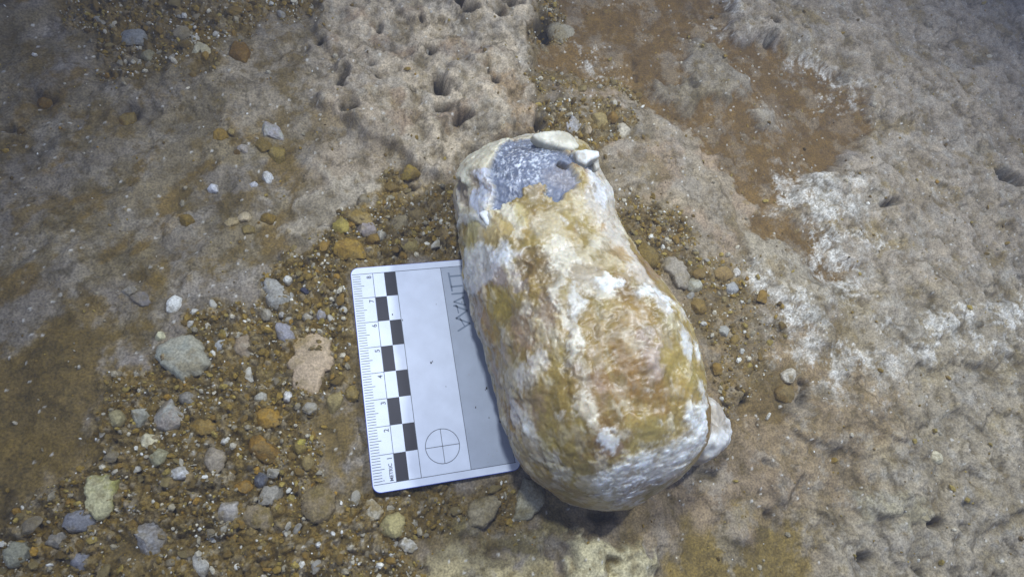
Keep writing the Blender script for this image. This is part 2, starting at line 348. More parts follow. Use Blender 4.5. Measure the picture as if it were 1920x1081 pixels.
    # pits, hollows and undercut cracks
    pits = [(637, 160, 12, 26, 20, .9), (655, 216, 17, 11, -10, .5), (825, 165, 12, 22, -15, 1.1), (823, 205, 13, 8, 0, .7), (870, 232, 19, 13, 10, 1.1), (796, 99, 8, 6, 0, .8), (866, 14, 12, 18, 10, 1.1), (884, 36, 12, 10, 0, .9),
            (930, 36, 9, 15, 5, .7), (958, 12, 26, 8, 15, 1.0), (787, 40, 6, 7, 0, .8), (693, 128, 9, 5, -20, .6), (712, 55, 7, 16, 0, .5), (705, 150, 10, 4, 20, .6), (928, 164, 8, 4, -10, .7), (914, 145, 4, 10, 0, .5), (765, 178, 9, 5, -20, .5),
            (603, 85, 6, 12, 0, .5), (1020, 45, 18, 28, -15, .6), (1004, 232, 8, 16, 5, .9), (1036, 198, 6, 5, 0, .7),  # second entry: scarp shadow drawn as a dark hollow
            (1445, 52, 9, 7, 0, .8), (1441, 76, 6, 12, 0, .7), (1576, 140, 14, 9, 25, .8), (1660, 383, 24, 8, -8, 1.2), (1880, 338, 34, 11, 30, 1.3), (1817, 238, 7, 12, -20, .9), (1740, 290, 12, 10, 0, .4),
            (1865, 563, 45, 13, 0, .7), (1875, 478, 8, 5, 0, .8), (1828, 464, 14, 6, 10, .6), (1500, 742, 7, 32, 10, .7), (1494, 712, 14, 5, 25, .9), (1608, 568, 7, 14, 0, .7), (1507, 562, 18, 5, 20, .8),
            (1440, 540, 20, 3, 20, .4), (1523, 490, 5, 14, -30, .7), (1690, 400, 20, 5, 0, .3), (1630, 1045, 18, 12, -30, 1.0), (1615, 1015, 6, 18, -25, .8), (1720, 1068, 26, 6, 20, 1.0), (1740, 985, 25, 7, -20, 1.0), (1790, 1010, 10, 26, 30, .6),
            (1755, 925, 9, 12, -20, .9), (1812, 948, 26, 8, 15, .9), (1660, 990, 15, 6, -10, .7), (1900, 690, 14, 5, 0, .9), (1860, 670, 28, 9, 10, .5), (1785, 665, 8, 6, 0, .6), (1900, 630, 10, 12, 0, .9), (1770, 785, 9, 22, 30, .6), (1565, 782, 5, 4, 0, .6),
            (1615, 800, 8, 4, 40, .4), (1670, 822, 6, 4, 40, .4), (1830, 690, 30, 12, 20, .4), (1800, 890, 14, 10, 0, .5), (1435, 860, 14, 5, 20, .6), (1448, 968, 6, 12, 0, .6), (1425, 925, 12, 6, 0, .5), (1515, 930, 12, 20, -20, .35), (1330, 890, 18, 5, 8, .9),
            (1395, 745, 5, 16, 20, .9), (1365, 757, 12, 4, 30, .8), (1424, 800, 5, 16, -10, .5), (1300, 150, 4, 22, -35, .4), (1190, 110, 4, 18, 8, .4), (1195, 135, 5, 14, 0, .4), (1120, 965, 38, 10, 0, .5),  # last entry: shadow under the rock's broad end, drawn as a dark pit
            (240, 218, 30, 16, -18, .45), (82, 188, 22, 15, 10, .5), (20, 238, 26, 9, -10, .5), (1375, 640, 10, 6, 0, .5), (300, 770, 40, 3, 8, .3), (160, 462, 5, 5, 0, .3), (1360, 780, 20, 5, 40, .8),
            (745, 470, 5, 10, 20, .7), (832, 458, 16, 5, 15, .7), (770, 460, 12, 4, -30, .6), (1235, 395, 16, 3, -60, .6), (1205, 350, 14, 3, 0, .4), (700, 420, 22, 3, 5, .6), (620, 425, 30, 2, -6, .5), (665, 385, 26, 4, -35, .5), (775, 345, 10, 4, 40, .8),
            (1240, 460, 20, 4, 25, .6), (560, 340, 10, 3, 0, .3), (600, 190, 5, 16, 10, .3), (575, 100, 26, 5, -20, .4)]
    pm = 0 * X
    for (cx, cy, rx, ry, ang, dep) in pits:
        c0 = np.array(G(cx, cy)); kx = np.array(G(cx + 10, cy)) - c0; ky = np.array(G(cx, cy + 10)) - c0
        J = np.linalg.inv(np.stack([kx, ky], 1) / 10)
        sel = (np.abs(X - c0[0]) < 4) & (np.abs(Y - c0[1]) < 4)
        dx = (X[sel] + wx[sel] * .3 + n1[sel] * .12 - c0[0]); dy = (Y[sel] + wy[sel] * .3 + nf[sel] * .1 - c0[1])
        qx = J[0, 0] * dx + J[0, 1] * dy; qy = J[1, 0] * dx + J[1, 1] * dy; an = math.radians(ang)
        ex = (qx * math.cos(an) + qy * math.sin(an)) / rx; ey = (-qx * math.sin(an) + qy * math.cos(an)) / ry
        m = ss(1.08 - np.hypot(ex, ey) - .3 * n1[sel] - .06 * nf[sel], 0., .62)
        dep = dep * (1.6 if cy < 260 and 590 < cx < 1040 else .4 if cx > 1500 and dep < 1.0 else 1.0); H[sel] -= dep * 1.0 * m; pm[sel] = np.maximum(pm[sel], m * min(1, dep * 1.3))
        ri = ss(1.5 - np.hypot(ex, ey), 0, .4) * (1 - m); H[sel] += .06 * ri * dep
    pmd = pm > .01
    for _ in range(3):
        Hb = H.copy(); Hb[1:-1] = (H[:-2] + 2 * H[1:-1] + H[2:]) / 4; Hc = Hb.copy(); Hc[:, 1:-1] = (Hb[:, :-2] + 2 * Hb[:, 1:-1] + Hb[:, 2:]) / 4
        H = np.where(pmd, Hc, H)
    H_PIT = pmd
    col = mix(col, lin((58, 44, 28)), pm * .92)  # shade inside the pits painted into the colour
    sl_ = ss(fbm(X - 50, Y, 2.8, 6, 320, .7), .04, .3); col = mix(col, lin((124, 96, 58)), sl_ * (1 - mb) * (.5 + .3 * LEFT) * (1 - .5 * RIGHT))
    li_ = ss(fbm(X - 150, Y, 2.3, 6, 330, .72), .08, .28); col = mix(col, lin((162, 154, 142)), li_ * .45 * (1 - GR) * (1 - silt) * (1 - .6 * mb))
    # natural small pores on the pale and grey crusts
    f1, f2, cid = worley(X / .75 + wx, Y / .75 + wy, 270)
    po = (cid > .78) * ss((.05 + .32 * (cid - .78) / .22 * .8) - .06 - f1 * .8 + nf * .22 + n1 * .22, 0, .12) * np.clip(RIGHT * .8 + PALEM, 0, 1); H -= .2 * po; col = mix(col, DARK * 1.3, po * .5)
    # rough travertine knobs, stretched
    kn = 1 - np.abs(fbm(X * 1.1, Y, 2.4, 6, 280, .6)) * 3; kn2 = fbm(X, Y, .9, 5, 281, .65)
    RP = np.clip(RIGHT + PALEM * .9, 0, 1); H += (RIGHT * .06 + PALEM * .16) * kn + PALEM * kn2 * .24 + RIGHT * kn2 * .05 + (1 - mb) * .05 * fbm(X, Y, .6, 4, 285, .65)
    col = mix(col, col * .74 + .02, RP * ss(fbm(X, Y, .55, 4, 287, .7), 0, .3) * .6); col = mix(col, lin((190, 188, 180)), RP * ss(fbm(X, Y, .8, 5, 288, .75), .1, .35) * .25)
    rg1 = 1 - np.abs(fbm(X + wx * .5, Y + wy * .5, 1.7, 6, 340, .6)) * 3.2; H += (rg1 * .06) * (1 - .7 * mb) * (1 - GR); col = mix(col, lin((96, 78, 50)), ss(-rg1, -.35, .5) * .4 * (1 - mb))
    tq = fbm(X + wx * .5, Y + wy * .5, 6.0, 4, 350, .5) * 2.4; fr = tq - np.floor(tq); H += (np.floor(tq) + ss(fr, 0, .10)) * (.11 * RIGHT + .16 * PALEM + .09) * (1 - mb) * (1 - GR); stp = ss(.05 - np.abs(fr - .04), 0, .04) * (1 - mb) * (1 - GR); col = mix(col, lin((84, 68, 44)), stp * .55)
    HB = H.copy()
    for _ in range(5):
        t_ = HB.copy(); t_[1:-1] = (HB[:-2] + 2 * HB[1:-1] + HB[2:]) / 4; HB = t_.copy(); HB[:, 1:-1] = (t_[:, :-2] + 2 * t_[:, 1:-1] + t_[:, 2:]) / 4
    H = H * GR + HB * (1 - GR)
    H += (n1 * 1.6 * rough + nf * rough * .9) * (1 - .8 * pm)
    # thin cracks
    cr = np.abs(fbm(X + wx, Y + wy, 2.3, 4, 290, .5)); ck = ss(.012 - cr, 0, .01) * ss(fbm(X, Y, 4, 2, 295), .0, .2) * (1 - RIGHT * .5)
    H -= .07 * ck; col = mix(col, DARK * 1.4, ck * .5)
    # mottling and tiny white flecks
    col = col * (1 + .34 * n1[..., None] + .24 * nf[..., None] + .25 * fbm(X, Y, 2.2, 5, 297, .6)[..., None])
    f1, f2, cid = worley(X / .33, Y / .33, 300)
    fl = (cid > .93) * ss(.17 - f1, 0, .06); col = mix(col, WHITE * .9, fl * .8); H += .04 * fl
    # brown silt gathers in the low spots
    low = ss(-(n1 * .7 + nf * .5), .12, .45); col = mix(col, lin((120, 92, 52)), low * .38 * (1 - mb))
    return H, col, GR

Hh, Gc, GRm = terrain(X, Y)
Gc = Gc * .88
# keep the bed under the card and rock a little lower
ucx, ucy = X - 2.7, Y - 4.0
under = ss(-np.maximum(np.abs(ucx) - 2.9, np.abs(ucy) - 4.4), 0, .5)
Hh = Hh * (1 - under) + np.minimum(Hh, .28) * under
fade = ss(np.maximum(np.abs(X - 8) - 34, np.abs(Y - 6) - 30), 0, 12)
ZG = Z0 + Hh
gv = np.stack([X, Y, ZG], -1).reshape(-1, 3)
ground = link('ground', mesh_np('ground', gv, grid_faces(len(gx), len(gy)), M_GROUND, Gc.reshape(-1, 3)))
tag(ground, 'pale crusted rock floor with brown silt and small pits under the rock and card', None, None, 'structure')
def gsample(A, x, y):
    i = np.clip(np.searchsorted(gx, x) - 1, 0, len(gx) - 2); j = np.clip(np.searchsorted(gy, y) - 1, 0, len(gy) - 2)
    return A[i, j]
def gz(x, y): return float(gsample(ZG, np.array([x]), np.array([y]))[0])

# ------------------------------------------------------------------ the big mineral-crusted rock
pairs = [((968, 262), (1030, 250)), ((925, 282), (1066, 256)), ((884, 304), (1092, 268)), ((860, 335), (1108, 284)), ((848, 375), (1122, 310)), ((856, 420), (1133, 350)), ((860, 462), (1150, 395)), ((865, 510), (1172, 440)),
         ((873, 560), (1200, 487)), ((888, 610), (1238, 535)), ((905, 655), (1272, 578)), ((920, 710), (1300, 620)), ((935, 770), (1316, 668)), ((950, 820), (1328, 718)), ((970, 868), (1336, 765)), ((1000, 905), (1337, 812)), ((1040, 933), (1312, 860)), ((1088, 949), (1272, 903)), ((1130, 955), (1222, 935))]
zc = [1.55, 1.7, 1.85, 1.95, 2.0, 2.05, 2.1, 2.2, 2.3, 2.4, 2.5, 2.6, 2.65, 2.65, 2.6, 2.45, 2.25, 2.05, 1.95]
ctr, rad = [], []
for (L, Rr), z in zip(pairs, zc):
    r1, r2 = ray(*L), ray(*Rr); h = math.acos(float(r1 @ r2)) / 2; d = (r1 + r2) / np.linalg.norm(r1 + r2)
    t = (z - CAM[2]) / d[2]; ctr.append(CAM + d * t); rad.append(t * math.sin(h))
ctr, rad = np.array(ctr), np.array(rad)
axd = ctr[-3] - ctr[2]; axd /= np.linalg.norm(axd)
ctr = np.vstack([ctr[0] + axd * .12, ctr, ctr[-1] + axd * .18]); rad = np.concatenate([[.02], rad, [.02]])
sl = np.concatenate([[0], np.cumsum(np.hypot(np.linalg.norm(np.diff(ctr, axis=0), axis=1), np.diff(rad)))]); sl /= sl[-1]
NS, NT = 460, 520
s = np.linspace(0, 1, NS)
def sm(a_):
    k = np.exp(-np.linspace(-2, 2, 21) ** 2); k /= k.sum()
    v = np.interp(s, sl, a_); p = np.concatenate([2 * v[0] - v[1:11][::-1], v, 2 * v[-1] - v[-11:-1][::-1]]); return np.convolve(p, k, 'valid')
cs = np.stack([sm(ctr[:, k]) for k in range(3)], 1); rs = np.maximum(sm(rad), .01); rs = np.where(rs > .5, rs - .10 * np.clip((rs - .5) / .5, 0, 1), rs); rs[0] = rs[-1] = .005
T = axd; Nn = np.array([0, 0, 1.]) - T * T[2]; Nn /= np.linalg.norm(Nn); B = np.cross(T, Nn)
th = np.linspace(0, 2 * np.pi, NT, endpoint=False)
print('rock radii', rad.round(2).tolist(), 'T', T, 'B', B)
flat = np.where(np.cos(th) < 0, .92, 1.0)
tx0 = (cs - cs[0]) @ T
kN = .30 + .70 * ss(tx0, -.6, 3.2)
ups = np.where(np.cos(th)[None, :] > 0, kN[:, None], 1.0)
cq = lambda v: np.sign(v) * np.abs(v) ** .84
RV0 = cs[:, None, :] + rs[:, None, None] * ((cq(np.cos(th)) * flat * .93)[None, :] * ups)[..., None] * Nn + rs[:, None, None] * cq(np.sin(th))[None, :, None] * B
RF = grid_faces(NS, NT, True)
bv = BVHTree.FromPolygons([tuple(v) for v in RV0[::4, ::4].reshape(-1, 3)], [tuple(f) for f in grid_faces(len(range(0, NS, 4)), len(range(0, NT, 4)), True)])
tax = (cs - cs[0]) @ T
ARC = ((th + np.pi) % (2 * np.pi) - np.pi)[None, :] * np.maximum(rs, .6)[:, None] * 1.0     # signed arc length from the crest
TAX = np.repeat(tax[:, None], NT, 1)
def st(px, py):
    hit = bv.ray_cast(Vector(CAM), Vector(ray(px, py)))
    p = np.array(hit[0]) if hit[0] is not None else None
    if p is None:
        p = on_plane(px, py, 2.2)
    t = (p - cs[0]) @ T; i = int(np.clip(np.searchsorted(tax, t), 0, NS - 1)); q = p - cs[i]
    an = math.atan2(q @ B, q @ Nn); return an * max(rs[i], .6), t, p
P3 = RV0
nb = fbm3(P3, 3.0, 4, 5); n06 = fbm3(P3, .7, 5, 9, .6); n02 = fbm3(P3, .22, 3, 12, .6)
Pst = np.stack([P3 @ B * 1.0, P3 @ T * .62, P3 @ Nn * 1.0], -1)       # stretched along the axis
sA = fbm3(Pst, 1.1, 6, 15, .6); sB = fbm3(Pst + 31, .75, 6, 25, .62); sC = fbm3(Pst + 77, 1.6, 5, 35, .6)
W1 = fbm3(P3, .9, 6, 45, .75) * .68; W2 = fbm3(P3 + 11, .9, 6, 55, .75) * .68
def rmask(pts, soft=.08, warp=1.0):
    Q = np.array([st(x, y)[:2] for x, y in pts]); return ss(sdpoly(ARC + W1 * warp, TAX + W2 * warp, Q), -soft, soft)
def rblob(px, py, rx, ry, ang=0, soft=.3, warp=1.0):
    n = 10; an = math.radians(ang)
    pts = [(px + rx * math.cos(k) * math.cos(an) - ry * math.sin(k) * math.sin(an), py + rx * math.cos(k) * math.sin(an) + ry * math.sin(k) * math.cos(an)) for k in np.linspace(0, 2 * np.pi, n, endpoint=False)]
    return rmask(pts, soft * .35, warp)
OCH = lin((160, 130, 80)); OCD = lin((138, 102, 56)); TAN = lin((186, 166, 126)); CRM = lin((222, 216, 200)); BLW = lin((214, 220, 232)); OLV = lin((146, 126, 80)); WHT = lin((240, 243, 247)); GRC = lin((112, 120, 142)); LILA = lin((178, 168, 164)); BRN = lin((136, 106, 66)); RUST = lin((140, 106, 62))
rc = np.empty(P3.shape); rc[:] = OCH
rc = mix(rc, OLV, ss(sC, -.05, .3) * .8); rc = mix(rc, OCD, ss(sA, .02, .28) * .85)
rc = mix(rc, lin((150, 128, 118)), ss(fbm3(Pst + 140, 1.2, 5, 65, .6), .05, .28) * .55)
rc = mix(rc, lin((176, 152, 92)), ss(fbm3(Pst + 150, .8, 5, 66, .6), .05, .28) * .5)
rh = nb * .26 + fbm3(P3 + 44, 1.4, 3, 207) * .12 + n06 * .055 + n02 * .03 - .04 * ss(fbm3(P3 + 80, .45, 4, 208, .7), .12, .35)
# the pale skin: ragged, stepped islands, dense towards the narrow end and along the sides
cov = .17 * ss(-TAX, -6.5, -2.0) + .10 * ss(np.abs(ARC), 1.7, 3.2) - .05
skn = fbm3(Pst + 500, 1.25, 6, 205, .66) + cov
skin = ss(skn, .12, .25)
skc = mix(np.zeros(P3.shape) + lin((206, 196, 168)), lin((214, 214, 216)), ss(fbm3(P3 + 60, 1.2, 4, 215), -.15, .2))
skc = mix(skc, lin((190, 176, 128)), ss(fbm3(P3 + 70, .9, 5, 216, .6), .02, .25) * .8)
rc = rc * (1 - (skin * .68)[..., None]) + skc * (skin * .68)[..., None]; rh = rh + .035 * skin; tq = fbm3(P3 + 90, 2.2, 4, 230, .5) * 2.6; rh = rh + .045 * (np.floor(tq) + ss(tq - np.floor(tq), .0, .2))
rr_ = np.zeros(P3.shape[:2])
def paint(c, m, k=1.0, dh=0.0):
    global rc, rh
    rc = mix(rc, c, m * k * .88); rh = rh + dh * 1.2 * m
# upper third: cream and white crust
up = rmask([(850, 380), (930, 395), (1000, 380), (1040, 385), (1080, 350), (1130, 330), (1170, 430), (1200, 500), (1120, 500), (1050, 450), (980, 440), (920, 470), (880, 560), (860, 500)], .25)
paint(lin((208, 198, 168)), up * ss(fbm3(Pst + 520, 1.0, 5, 225, .65), -.22, .05), .8, .03)
paint(lin((196, 172, 120)), rmask([(905, 405), (990, 375), (1005, 400), (1000, 440), (935, 455), (915, 470)], .12), .75, .02)
paint(lin((186, 148, 90)), rblob(990, 432, 16, 12), .8)
paint(CRM, rmask([(962, 375), (985, 380), (985, 440), (965, 440)], .08), .8, .02)
paint(lin((200, 192, 126)), rblob(862 + 20, 440, 12, 40, 10), .5)
paint(lin((206, 200, 140)), rblob(990, 400, 12, 28), .4)
# pale veil on the right shoulder and along the right edge
paint(lin((204, 198, 190)), rmask([(1095, 300), (1130, 340), (1160, 420), (1205, 500), (1260, 575), (1230, 580), (1170, 510), (1130, 450), (1085, 390), (1080, 340)], .18), .85, .03)
paint(BLW, rmask([(1085, 305), (1110, 310), (1135, 380), (1120, 395), (1090, 350)], .12), .6, .03)
paint(CRM, rmask([(1020, 455), (1060, 440), (1110, 500), (1150, 520), (1160, 560), (1130, 560), (1080, 520), (1050, 560), (1090, 600), (1090, 660), (1075, 670), (1068, 600), (1035, 560), (1040, 500)], .1), .9, .04)
paint(BLW, rmask([(870, 470), (905, 445), (935, 470), (1000, 455), (950, 490), (920, 520), (890, 560), (875, 540)], .12), .7, .03)
# brown windows in the crust
for b_ in ((1010, 487, 36, 30, 10, BRN), (975, 520, 22, 20, 0, LILA * .8), (1102, 515, 24, 22, 0, lin((160, 148, 120))), (935, 520, 14, 22, 10, LILA * .8), (1030, 520, 20, 20, 0, lin((150, 128, 92))), (1120, 425, 10, 8, 0, lin((176, 140, 96))),
           (1170, 545, 26, 12, 30, RUST), (1150, 470, 22, 8, 30, lin((170, 132, 84))), (930, 560, 26, 30, 20, lin((168, 140, 74))), (1180, 590, 36, 26, 0, lin((156, 120, 74)))):
    paint(b_[5], rblob(*b_[:5]), .85, -.035)
# white flakes
for b_ in ((1130, 365, 9, 20, -15, WHT, .5), (1110, 455, 24, 9, 20, CRM, .7), (1145, 530, 18, 16, 10, WHT, .8), (1220, 560, 34, 14, 25, WHT, .9), (1200, 545, 18, 9, 10, WHT, .7), (1083, 640, 12, 34, 4, CRM, .85), (1090, 560, 12, 30, 10, WHT, .7),
           (1000, 680, 9, 14, -20, LILA, .8), (1000, 720, 7, 10, 0, CRM, .5), (1105, 705, 5, 18, 0, CRM, .7), (1108, 770, 24, 34, -15, lin((212, 204, 186)), .95), (1104, 740, 12, 14, 0, CRM, .8), (1120, 800, 18, 14, 0, CRM, .8), (1055, 775, 13, 9, 0, WHT, .85),
           (1150, 825, 16, 20, -10, WHT, .9), (1170, 815, 26, 8, -35, CRM, .7), (1213, 690, 16, 34, -3, LILA * 1.1, .85), (1200, 640, 10, 22, -10, LILA * 1.1, .7), (985, 800, 8, 18, -15, WHT, .75), (1005, 818, 16, 7, 30, CRM, .5), (1135, 860, 6, 14, -20, CRM, .7),
           (1125, 870, 12, 10, 0, CRM, .6), (945, 660, 10, 30, -15, LILA, .6), (960, 720, 14, 34, -12, lin((190, 186, 164)), .7), (1030, 860, 14, 34, -10, lin((206, 204, 184)), .7), (1050, 895, 18, 16, 0, WHT, .6), (1270, 640, 12, 34, -20, WHT, .8), (1300, 650, 8, 22, -20, WHT, .8),
           (1180, 640, 10, 34, -8, lin((208, 196, 164)), .6), (1240, 600, 14, 26, -20, lin((214, 208, 176)), .7), (1275, 690, 10, 24, -10, lin((210, 200, 168)), .5), (1005, 610, 8, 22, -20, TAN * 1.1, .9), (945, 620, 10, 18, -30, CRM, .6), (985, 575, 16, 12, 0, CRM, .6),
           (1035, 690, 14, 10, 0, CRM, .35), (1210, 738, 5, 5, 0, WHT, .9), (1060, 600, 10, 26, 0, lin((196, 176, 128)), .5), (1140, 600, 10, 26, 0, lin((206, 190, 150)), .4), (1312, 740, 6, 34, -8, WHT, .6), (880, 600, 6, 40, -12, BLW, .5), (910, 690, 7, 40, -14, BLW, .4), (940, 800, 8, 40, -15, lin((200, 200, 180)), .5)):
    paint(b_[5], rblob(*b_[:5]), b_[6], .03)
# deeper amber zones
for b_ in ((1055, 740, 44, 60, 0, lin((156, 122, 56))), (1180, 700, 30, 60, 0, lin((164, 116, 62))), (1250, 740, 36, 30, 0, lin((170, 126, 64))), (1060, 830, 50, 34, 0, lin((150, 128, 74))), (1130, 640, 24, 30, 0, lin((160, 118, 62))), (1020, 640, 22, 20, 0, lin((166, 124, 60))), (1100, 900, 60, 26, 0, lin((158, 146, 100))), (1230, 800, 50, 22, -20, lin((160, 142, 92)))):
    paint(b_[5], rblob(*b_[:5], soft=1.6, warp=1.5), .55, -.01)
# white fibrous foot
fib = ss(fbm3(np.stack([P3 @ B * 1.0, P3 @ T * 3.2, P3 @ Nn * 1.6], -1), .8, 5, 95, .65) + fbm3(P3, .5, 3, 96) * .5, -.12, .28)
foot_m = rmask([(1125, 890), (1180, 862), (1230, 840), (1280, 800), (1290, 765), (1318, 775), (1322, 820), (1290, 862), (1230, 905), (1170, 925), (1120, 915)], .3, 1.3)
paint(WHT, foot_m * (.6 + .4 * fib), 1.13, .09)
paint(WHT, rmask([(1283, 765), (1312, 760), (1322, 815), (1295, 830)], .15), .85, .04)
paint(lin((196, 192, 172)), rmask([(1040, 915), (1130, 930), (1230, 915), (1330, 850), (1330, 880), (1240, 935), (1150, 955), (1060, 945)], .25) * ss(sB, -.2, .2), .5)
paint(lin((214, 208, 190)), ss(tax[:, None] * np.ones((1, NT)) + W1, 1.1, .5) , .9, 0)
# broken grey heart at the narrow end
grey = rmask([(975, 262), (1000, 258), (1030, 275), (1075, 290), (1112, 310), (1120, 345), (1095, 320), (1062, 306), (1072, 340), (1055, 360), (1045, 384), (1033, 372), (1030, 350), (1000, 342), (985, 365), (962, 375), (955, 392), (930, 392), (932, 350), (926, 310), (940, 290)], .05, .62)
rim = rmask([(860, 330), (880, 300), (930, 272), (975, 255), (985, 262), (950, 285), (925, 310), (930, 340), (920, 350), (900, 330), (880, 345)], .08, .5)
paint(lin((222, 216, 196)), rmask([(850, 400), (850, 350), (870, 310), (930, 270), (930, 400), (900, 410)], .2, .6), .9, .03)
paint(lin((228, 222, 200)), rim, .95, .14)
paint(lin((200, 208, 232)), rmask([(895, 320), (930, 310), (934, 370), (915, 400), (900, 402), (880, 380), (885, 355), (905, 345)], .08, .5), .9, .02)
paint(lin((150, 138, 122)), rmask([(858, 340), (872, 335), (880, 385), (866, 392), (856, 365)], .06, .4), .9, -.12)
paint(lin((162, 150, 138)), rmask([(886, 330), (896, 328), (904, 348), (896, 356), (888, 345)], .05, .4), .8, -.05)
paint(BLW, rmask([(848, 370), (856, 400), (900, 402), (912, 412), (930, 395), (936, 410), (915, 425), (890, 415), (860, 425), (850, 400)], .08, .5), .6, .05)
gn = fbm3(P3, .10, 3, 105, .8); gn2 = fbm3(P3, .5, 4, 107, .6)
greyc = GRC * (1 + .35 * gn[..., None] + .25 * gn2[..., None])
glit = rblob(988, 300, 50, 36, soft=2.5) * ss(gn, -.12, .2) * ss(fbm3(P3, .09, 2, 109), -.3, .2)
greyc = mix(greyc, lin((232, 238, 250)), glit * .95)  # specular sparkle painted into the colour as bluish-white grains
greyc = mix(greyc, lin((150, 142, 142)), rblob(1050, 330, 26, 16, soft=1) * .6)
rc = mix(rc, greyc, grey); rh = rh - .24 * grey + gn * .035 * grey
edge = ss(.5 - np.abs(grey - .5), .1, .5); rc = mix(rc, lin((206, 204, 196)), edge * .4)
hole = rblob(1050, 306, 10, 8, 10, soft=.12, warp=.15); rh = rh - .38 * hole; rc = mix(rc, lin((86, 72, 56)), hole)
# fine mottling
rc = mix(rc, lin((186, 182, 170)), ss(fbm3(Pst + 300, .5, 5, 175, .75), .05, .3) * .3 * (1 - grey)); rc = mix(rc, lin((128, 104, 62)), ss(fbm3(Pst + 330, .4, 5, 185, .75), .1, .35) * .5 * (1 - grey))
lumr = rc.mean(-1, keepdims=True); rc = np.where(grey[..., None] > .5, rc, rc * (1 - ss(.62 - lumr, 0, .3) * (1 - np.array([1.02, .965, .93]))))
rc = rc * .96 * (1 + .22 * n06[..., None] + .22 * n02[..., None])
wsp = ss(fbm3(Pst + 200, .5, 4, 125, .7), .16, .34) * (1 - grey); rc = mix(rc, lin((214, 206, 184)), wsp * .4); rh = rh + .018 * wsp
nrm = np.cos(th)[None, :, None] * Nn + np.sin(th)[None, :, None] * B + 0 * P3
endf = np.clip(rs / .5, 0, 1)[:, None]
RV = RV0 + nrm * (rh * endf)[..., None]
root = bpy.data.objects.new('crusted_rock', None); C.objects.link(root)
base = cs[NS // 2]; root.location = (base[0] * CM, base[1] * CM, Z0 * CM)
tag(root, 'big bottle-shaped rock, ochre with white crust, grey at its narrow end, overlapping the card', 'rock')
off = np.array([base[0], base[1], Z0])
link('body', mesh_np('rock_body', RV.reshape(-1, 3) - off, RF, M_ROCK, rc.reshape(-1, 3)), root)

# ------------------------------------------------------------------ stones from an outline
def outline_stone(pts, z, h, c1, c2=None, seed=0, flatp=3.0, nr=22, na=96, wob=.10, mat=M_PEB, bury=.45, tilt=(0, 0), fine=.05, facet=True):
    """pts in photo pixels placed on the plane at height z (cm); returns mesh, centre (cm)"""
    Q = Gpoly(pts, z); cen = Q.mean(0); D = Q - cen
    sz = math.sqrt(abs(.5 * np.sum(D[:, 0] * np.roll(D[:, 1], -1) - np.roll(D[:, 0], -1) * D[:, 1])) / math.pi)
    ang = np.linspace(0, 2 * np.pi, na, endpoint=False); r = np.zeros(na)
    for k, t in enumerate(ang):
        dx, dy = math.cos(t), math.sin(t); best = 0
        for i in range(len(D)):
            p, q = D[i], D[(i + 1) % len(D)]; e = q - p; den = dx * e[1] - dy * e[0]
            if abs(den) < 1e-9: continue
            u = (p[0] * e[1] - p[1] * e[0]) / den; v = (p[0] * dy - p[1] * dx) / den
            if u > 0 and -1e-6 <= v <= 1 + 1e-6: best = max(best, u)
        r[k] = best
    r = np.where(r <= 0, r.mean(), r)
    k = np.array([1, 2, 3, 2, 1.]); k /= k.sum(); r = np.convolve(np.concatenate([r[-2:], r, r[:2]]), k, 'valid')
    r = r * (1 + wob * (1.0 if mat is M_PEB else .5) * fbm(np.cos(ang) * 2 + seed, np.sin(ang) * 2, 1.1, 5, seed + 3, .7))
    ph = np.linspace(0, np.pi, nr * 2)                         # top pole .. bottom pole
    rho = np.sin(ph) ** (2 / flatp); zz = np.sign(np.cos(ph)) * np.abs(np.cos(ph)) ** (2 / 2.2)
    Vx = rho[:, None] * r[None, :] * np.cos(ang)[None, :]; Vy = rho[:, None] * r[None, :] * np.sin(ang)[None, :]
    Vz = np.where(zz > 0, zz * h, zz * bury * max(h, .25))[:, None] + 0 * Vx
    Pn = np.stack([Vx + seed * 3.7, Vy, Vz], -1)
    nz = fbm3(Pn, sz * .9, 5, seed + 1, .55); nzf = fbm3(Pn, .14, 3, seed + 7, .6)
    Vz = Vz + nz * wob * h * 1.6 + nzf * fine * .5 + Vx * tilt[0] + Vy * tilt[1]
    rr = 1 + nz * wob * .5; Vx = Vx * rr; Vy = Vy * rr
    if mat is M_PEB and facet:
        rg = np.random.default_rng(seed * 13 + 5)
        fs = .5 if sz > .5 else 1.0
        for _ in range(13 if sz < .5 else 5):
            d = rg.normal(size=3); d[2] = abs(d[2]) * 1.1 + .15; d /= np.linalg.norm(d)
            sc3 = np.array([r.mean(), r.mean(), h]); nrmv = np.stack([Vx, Vy, Vz], -1) / sc3; e = nrmv @ d; cut = rg.uniform(.62, .88)
            nrmv = nrmv - np.maximum(e - cut, 0)[..., None] * d * .85 * fs; q3 = nrmv * sc3; Vx, Vy, Vz = q3[..., 0], q3[..., 1], q3[..., 2]
        if sz < .5: Vx = Vx * 1.18; Vy = Vy * 1.18
        Vz = Vz + .05 * h * fbm3(Pn, sz * .35, 4, seed + 21, .7) * 2
    col = np.empty(Vx.shape + (3,)); col[:] = c1
    if c2 is not None: col = mix(col, c2, ss(fbm3(Pn + 9, sz * .8, 5, seed + 11, .6), -.1, .3))
    if mat is M_PEB: col = mix(col, lin((132, 112, 78)), ss(fbm3(Pn + 33, .5, 5, seed + 31, .7), -.0, .3) * .5)
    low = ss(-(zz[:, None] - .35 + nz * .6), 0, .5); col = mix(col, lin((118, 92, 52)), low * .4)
    col = col * (1 + .22 * nzf[..., None] + .12 * nz[..., None])
    V = np.stack([Vx, Vy, Vz], -1).reshape(-1, 3)
    return mesh_np('stone', V, grid_faces(nr * 2, na, True), mat, col.reshape(-1, 3)), (cen[0], cen[1], z)
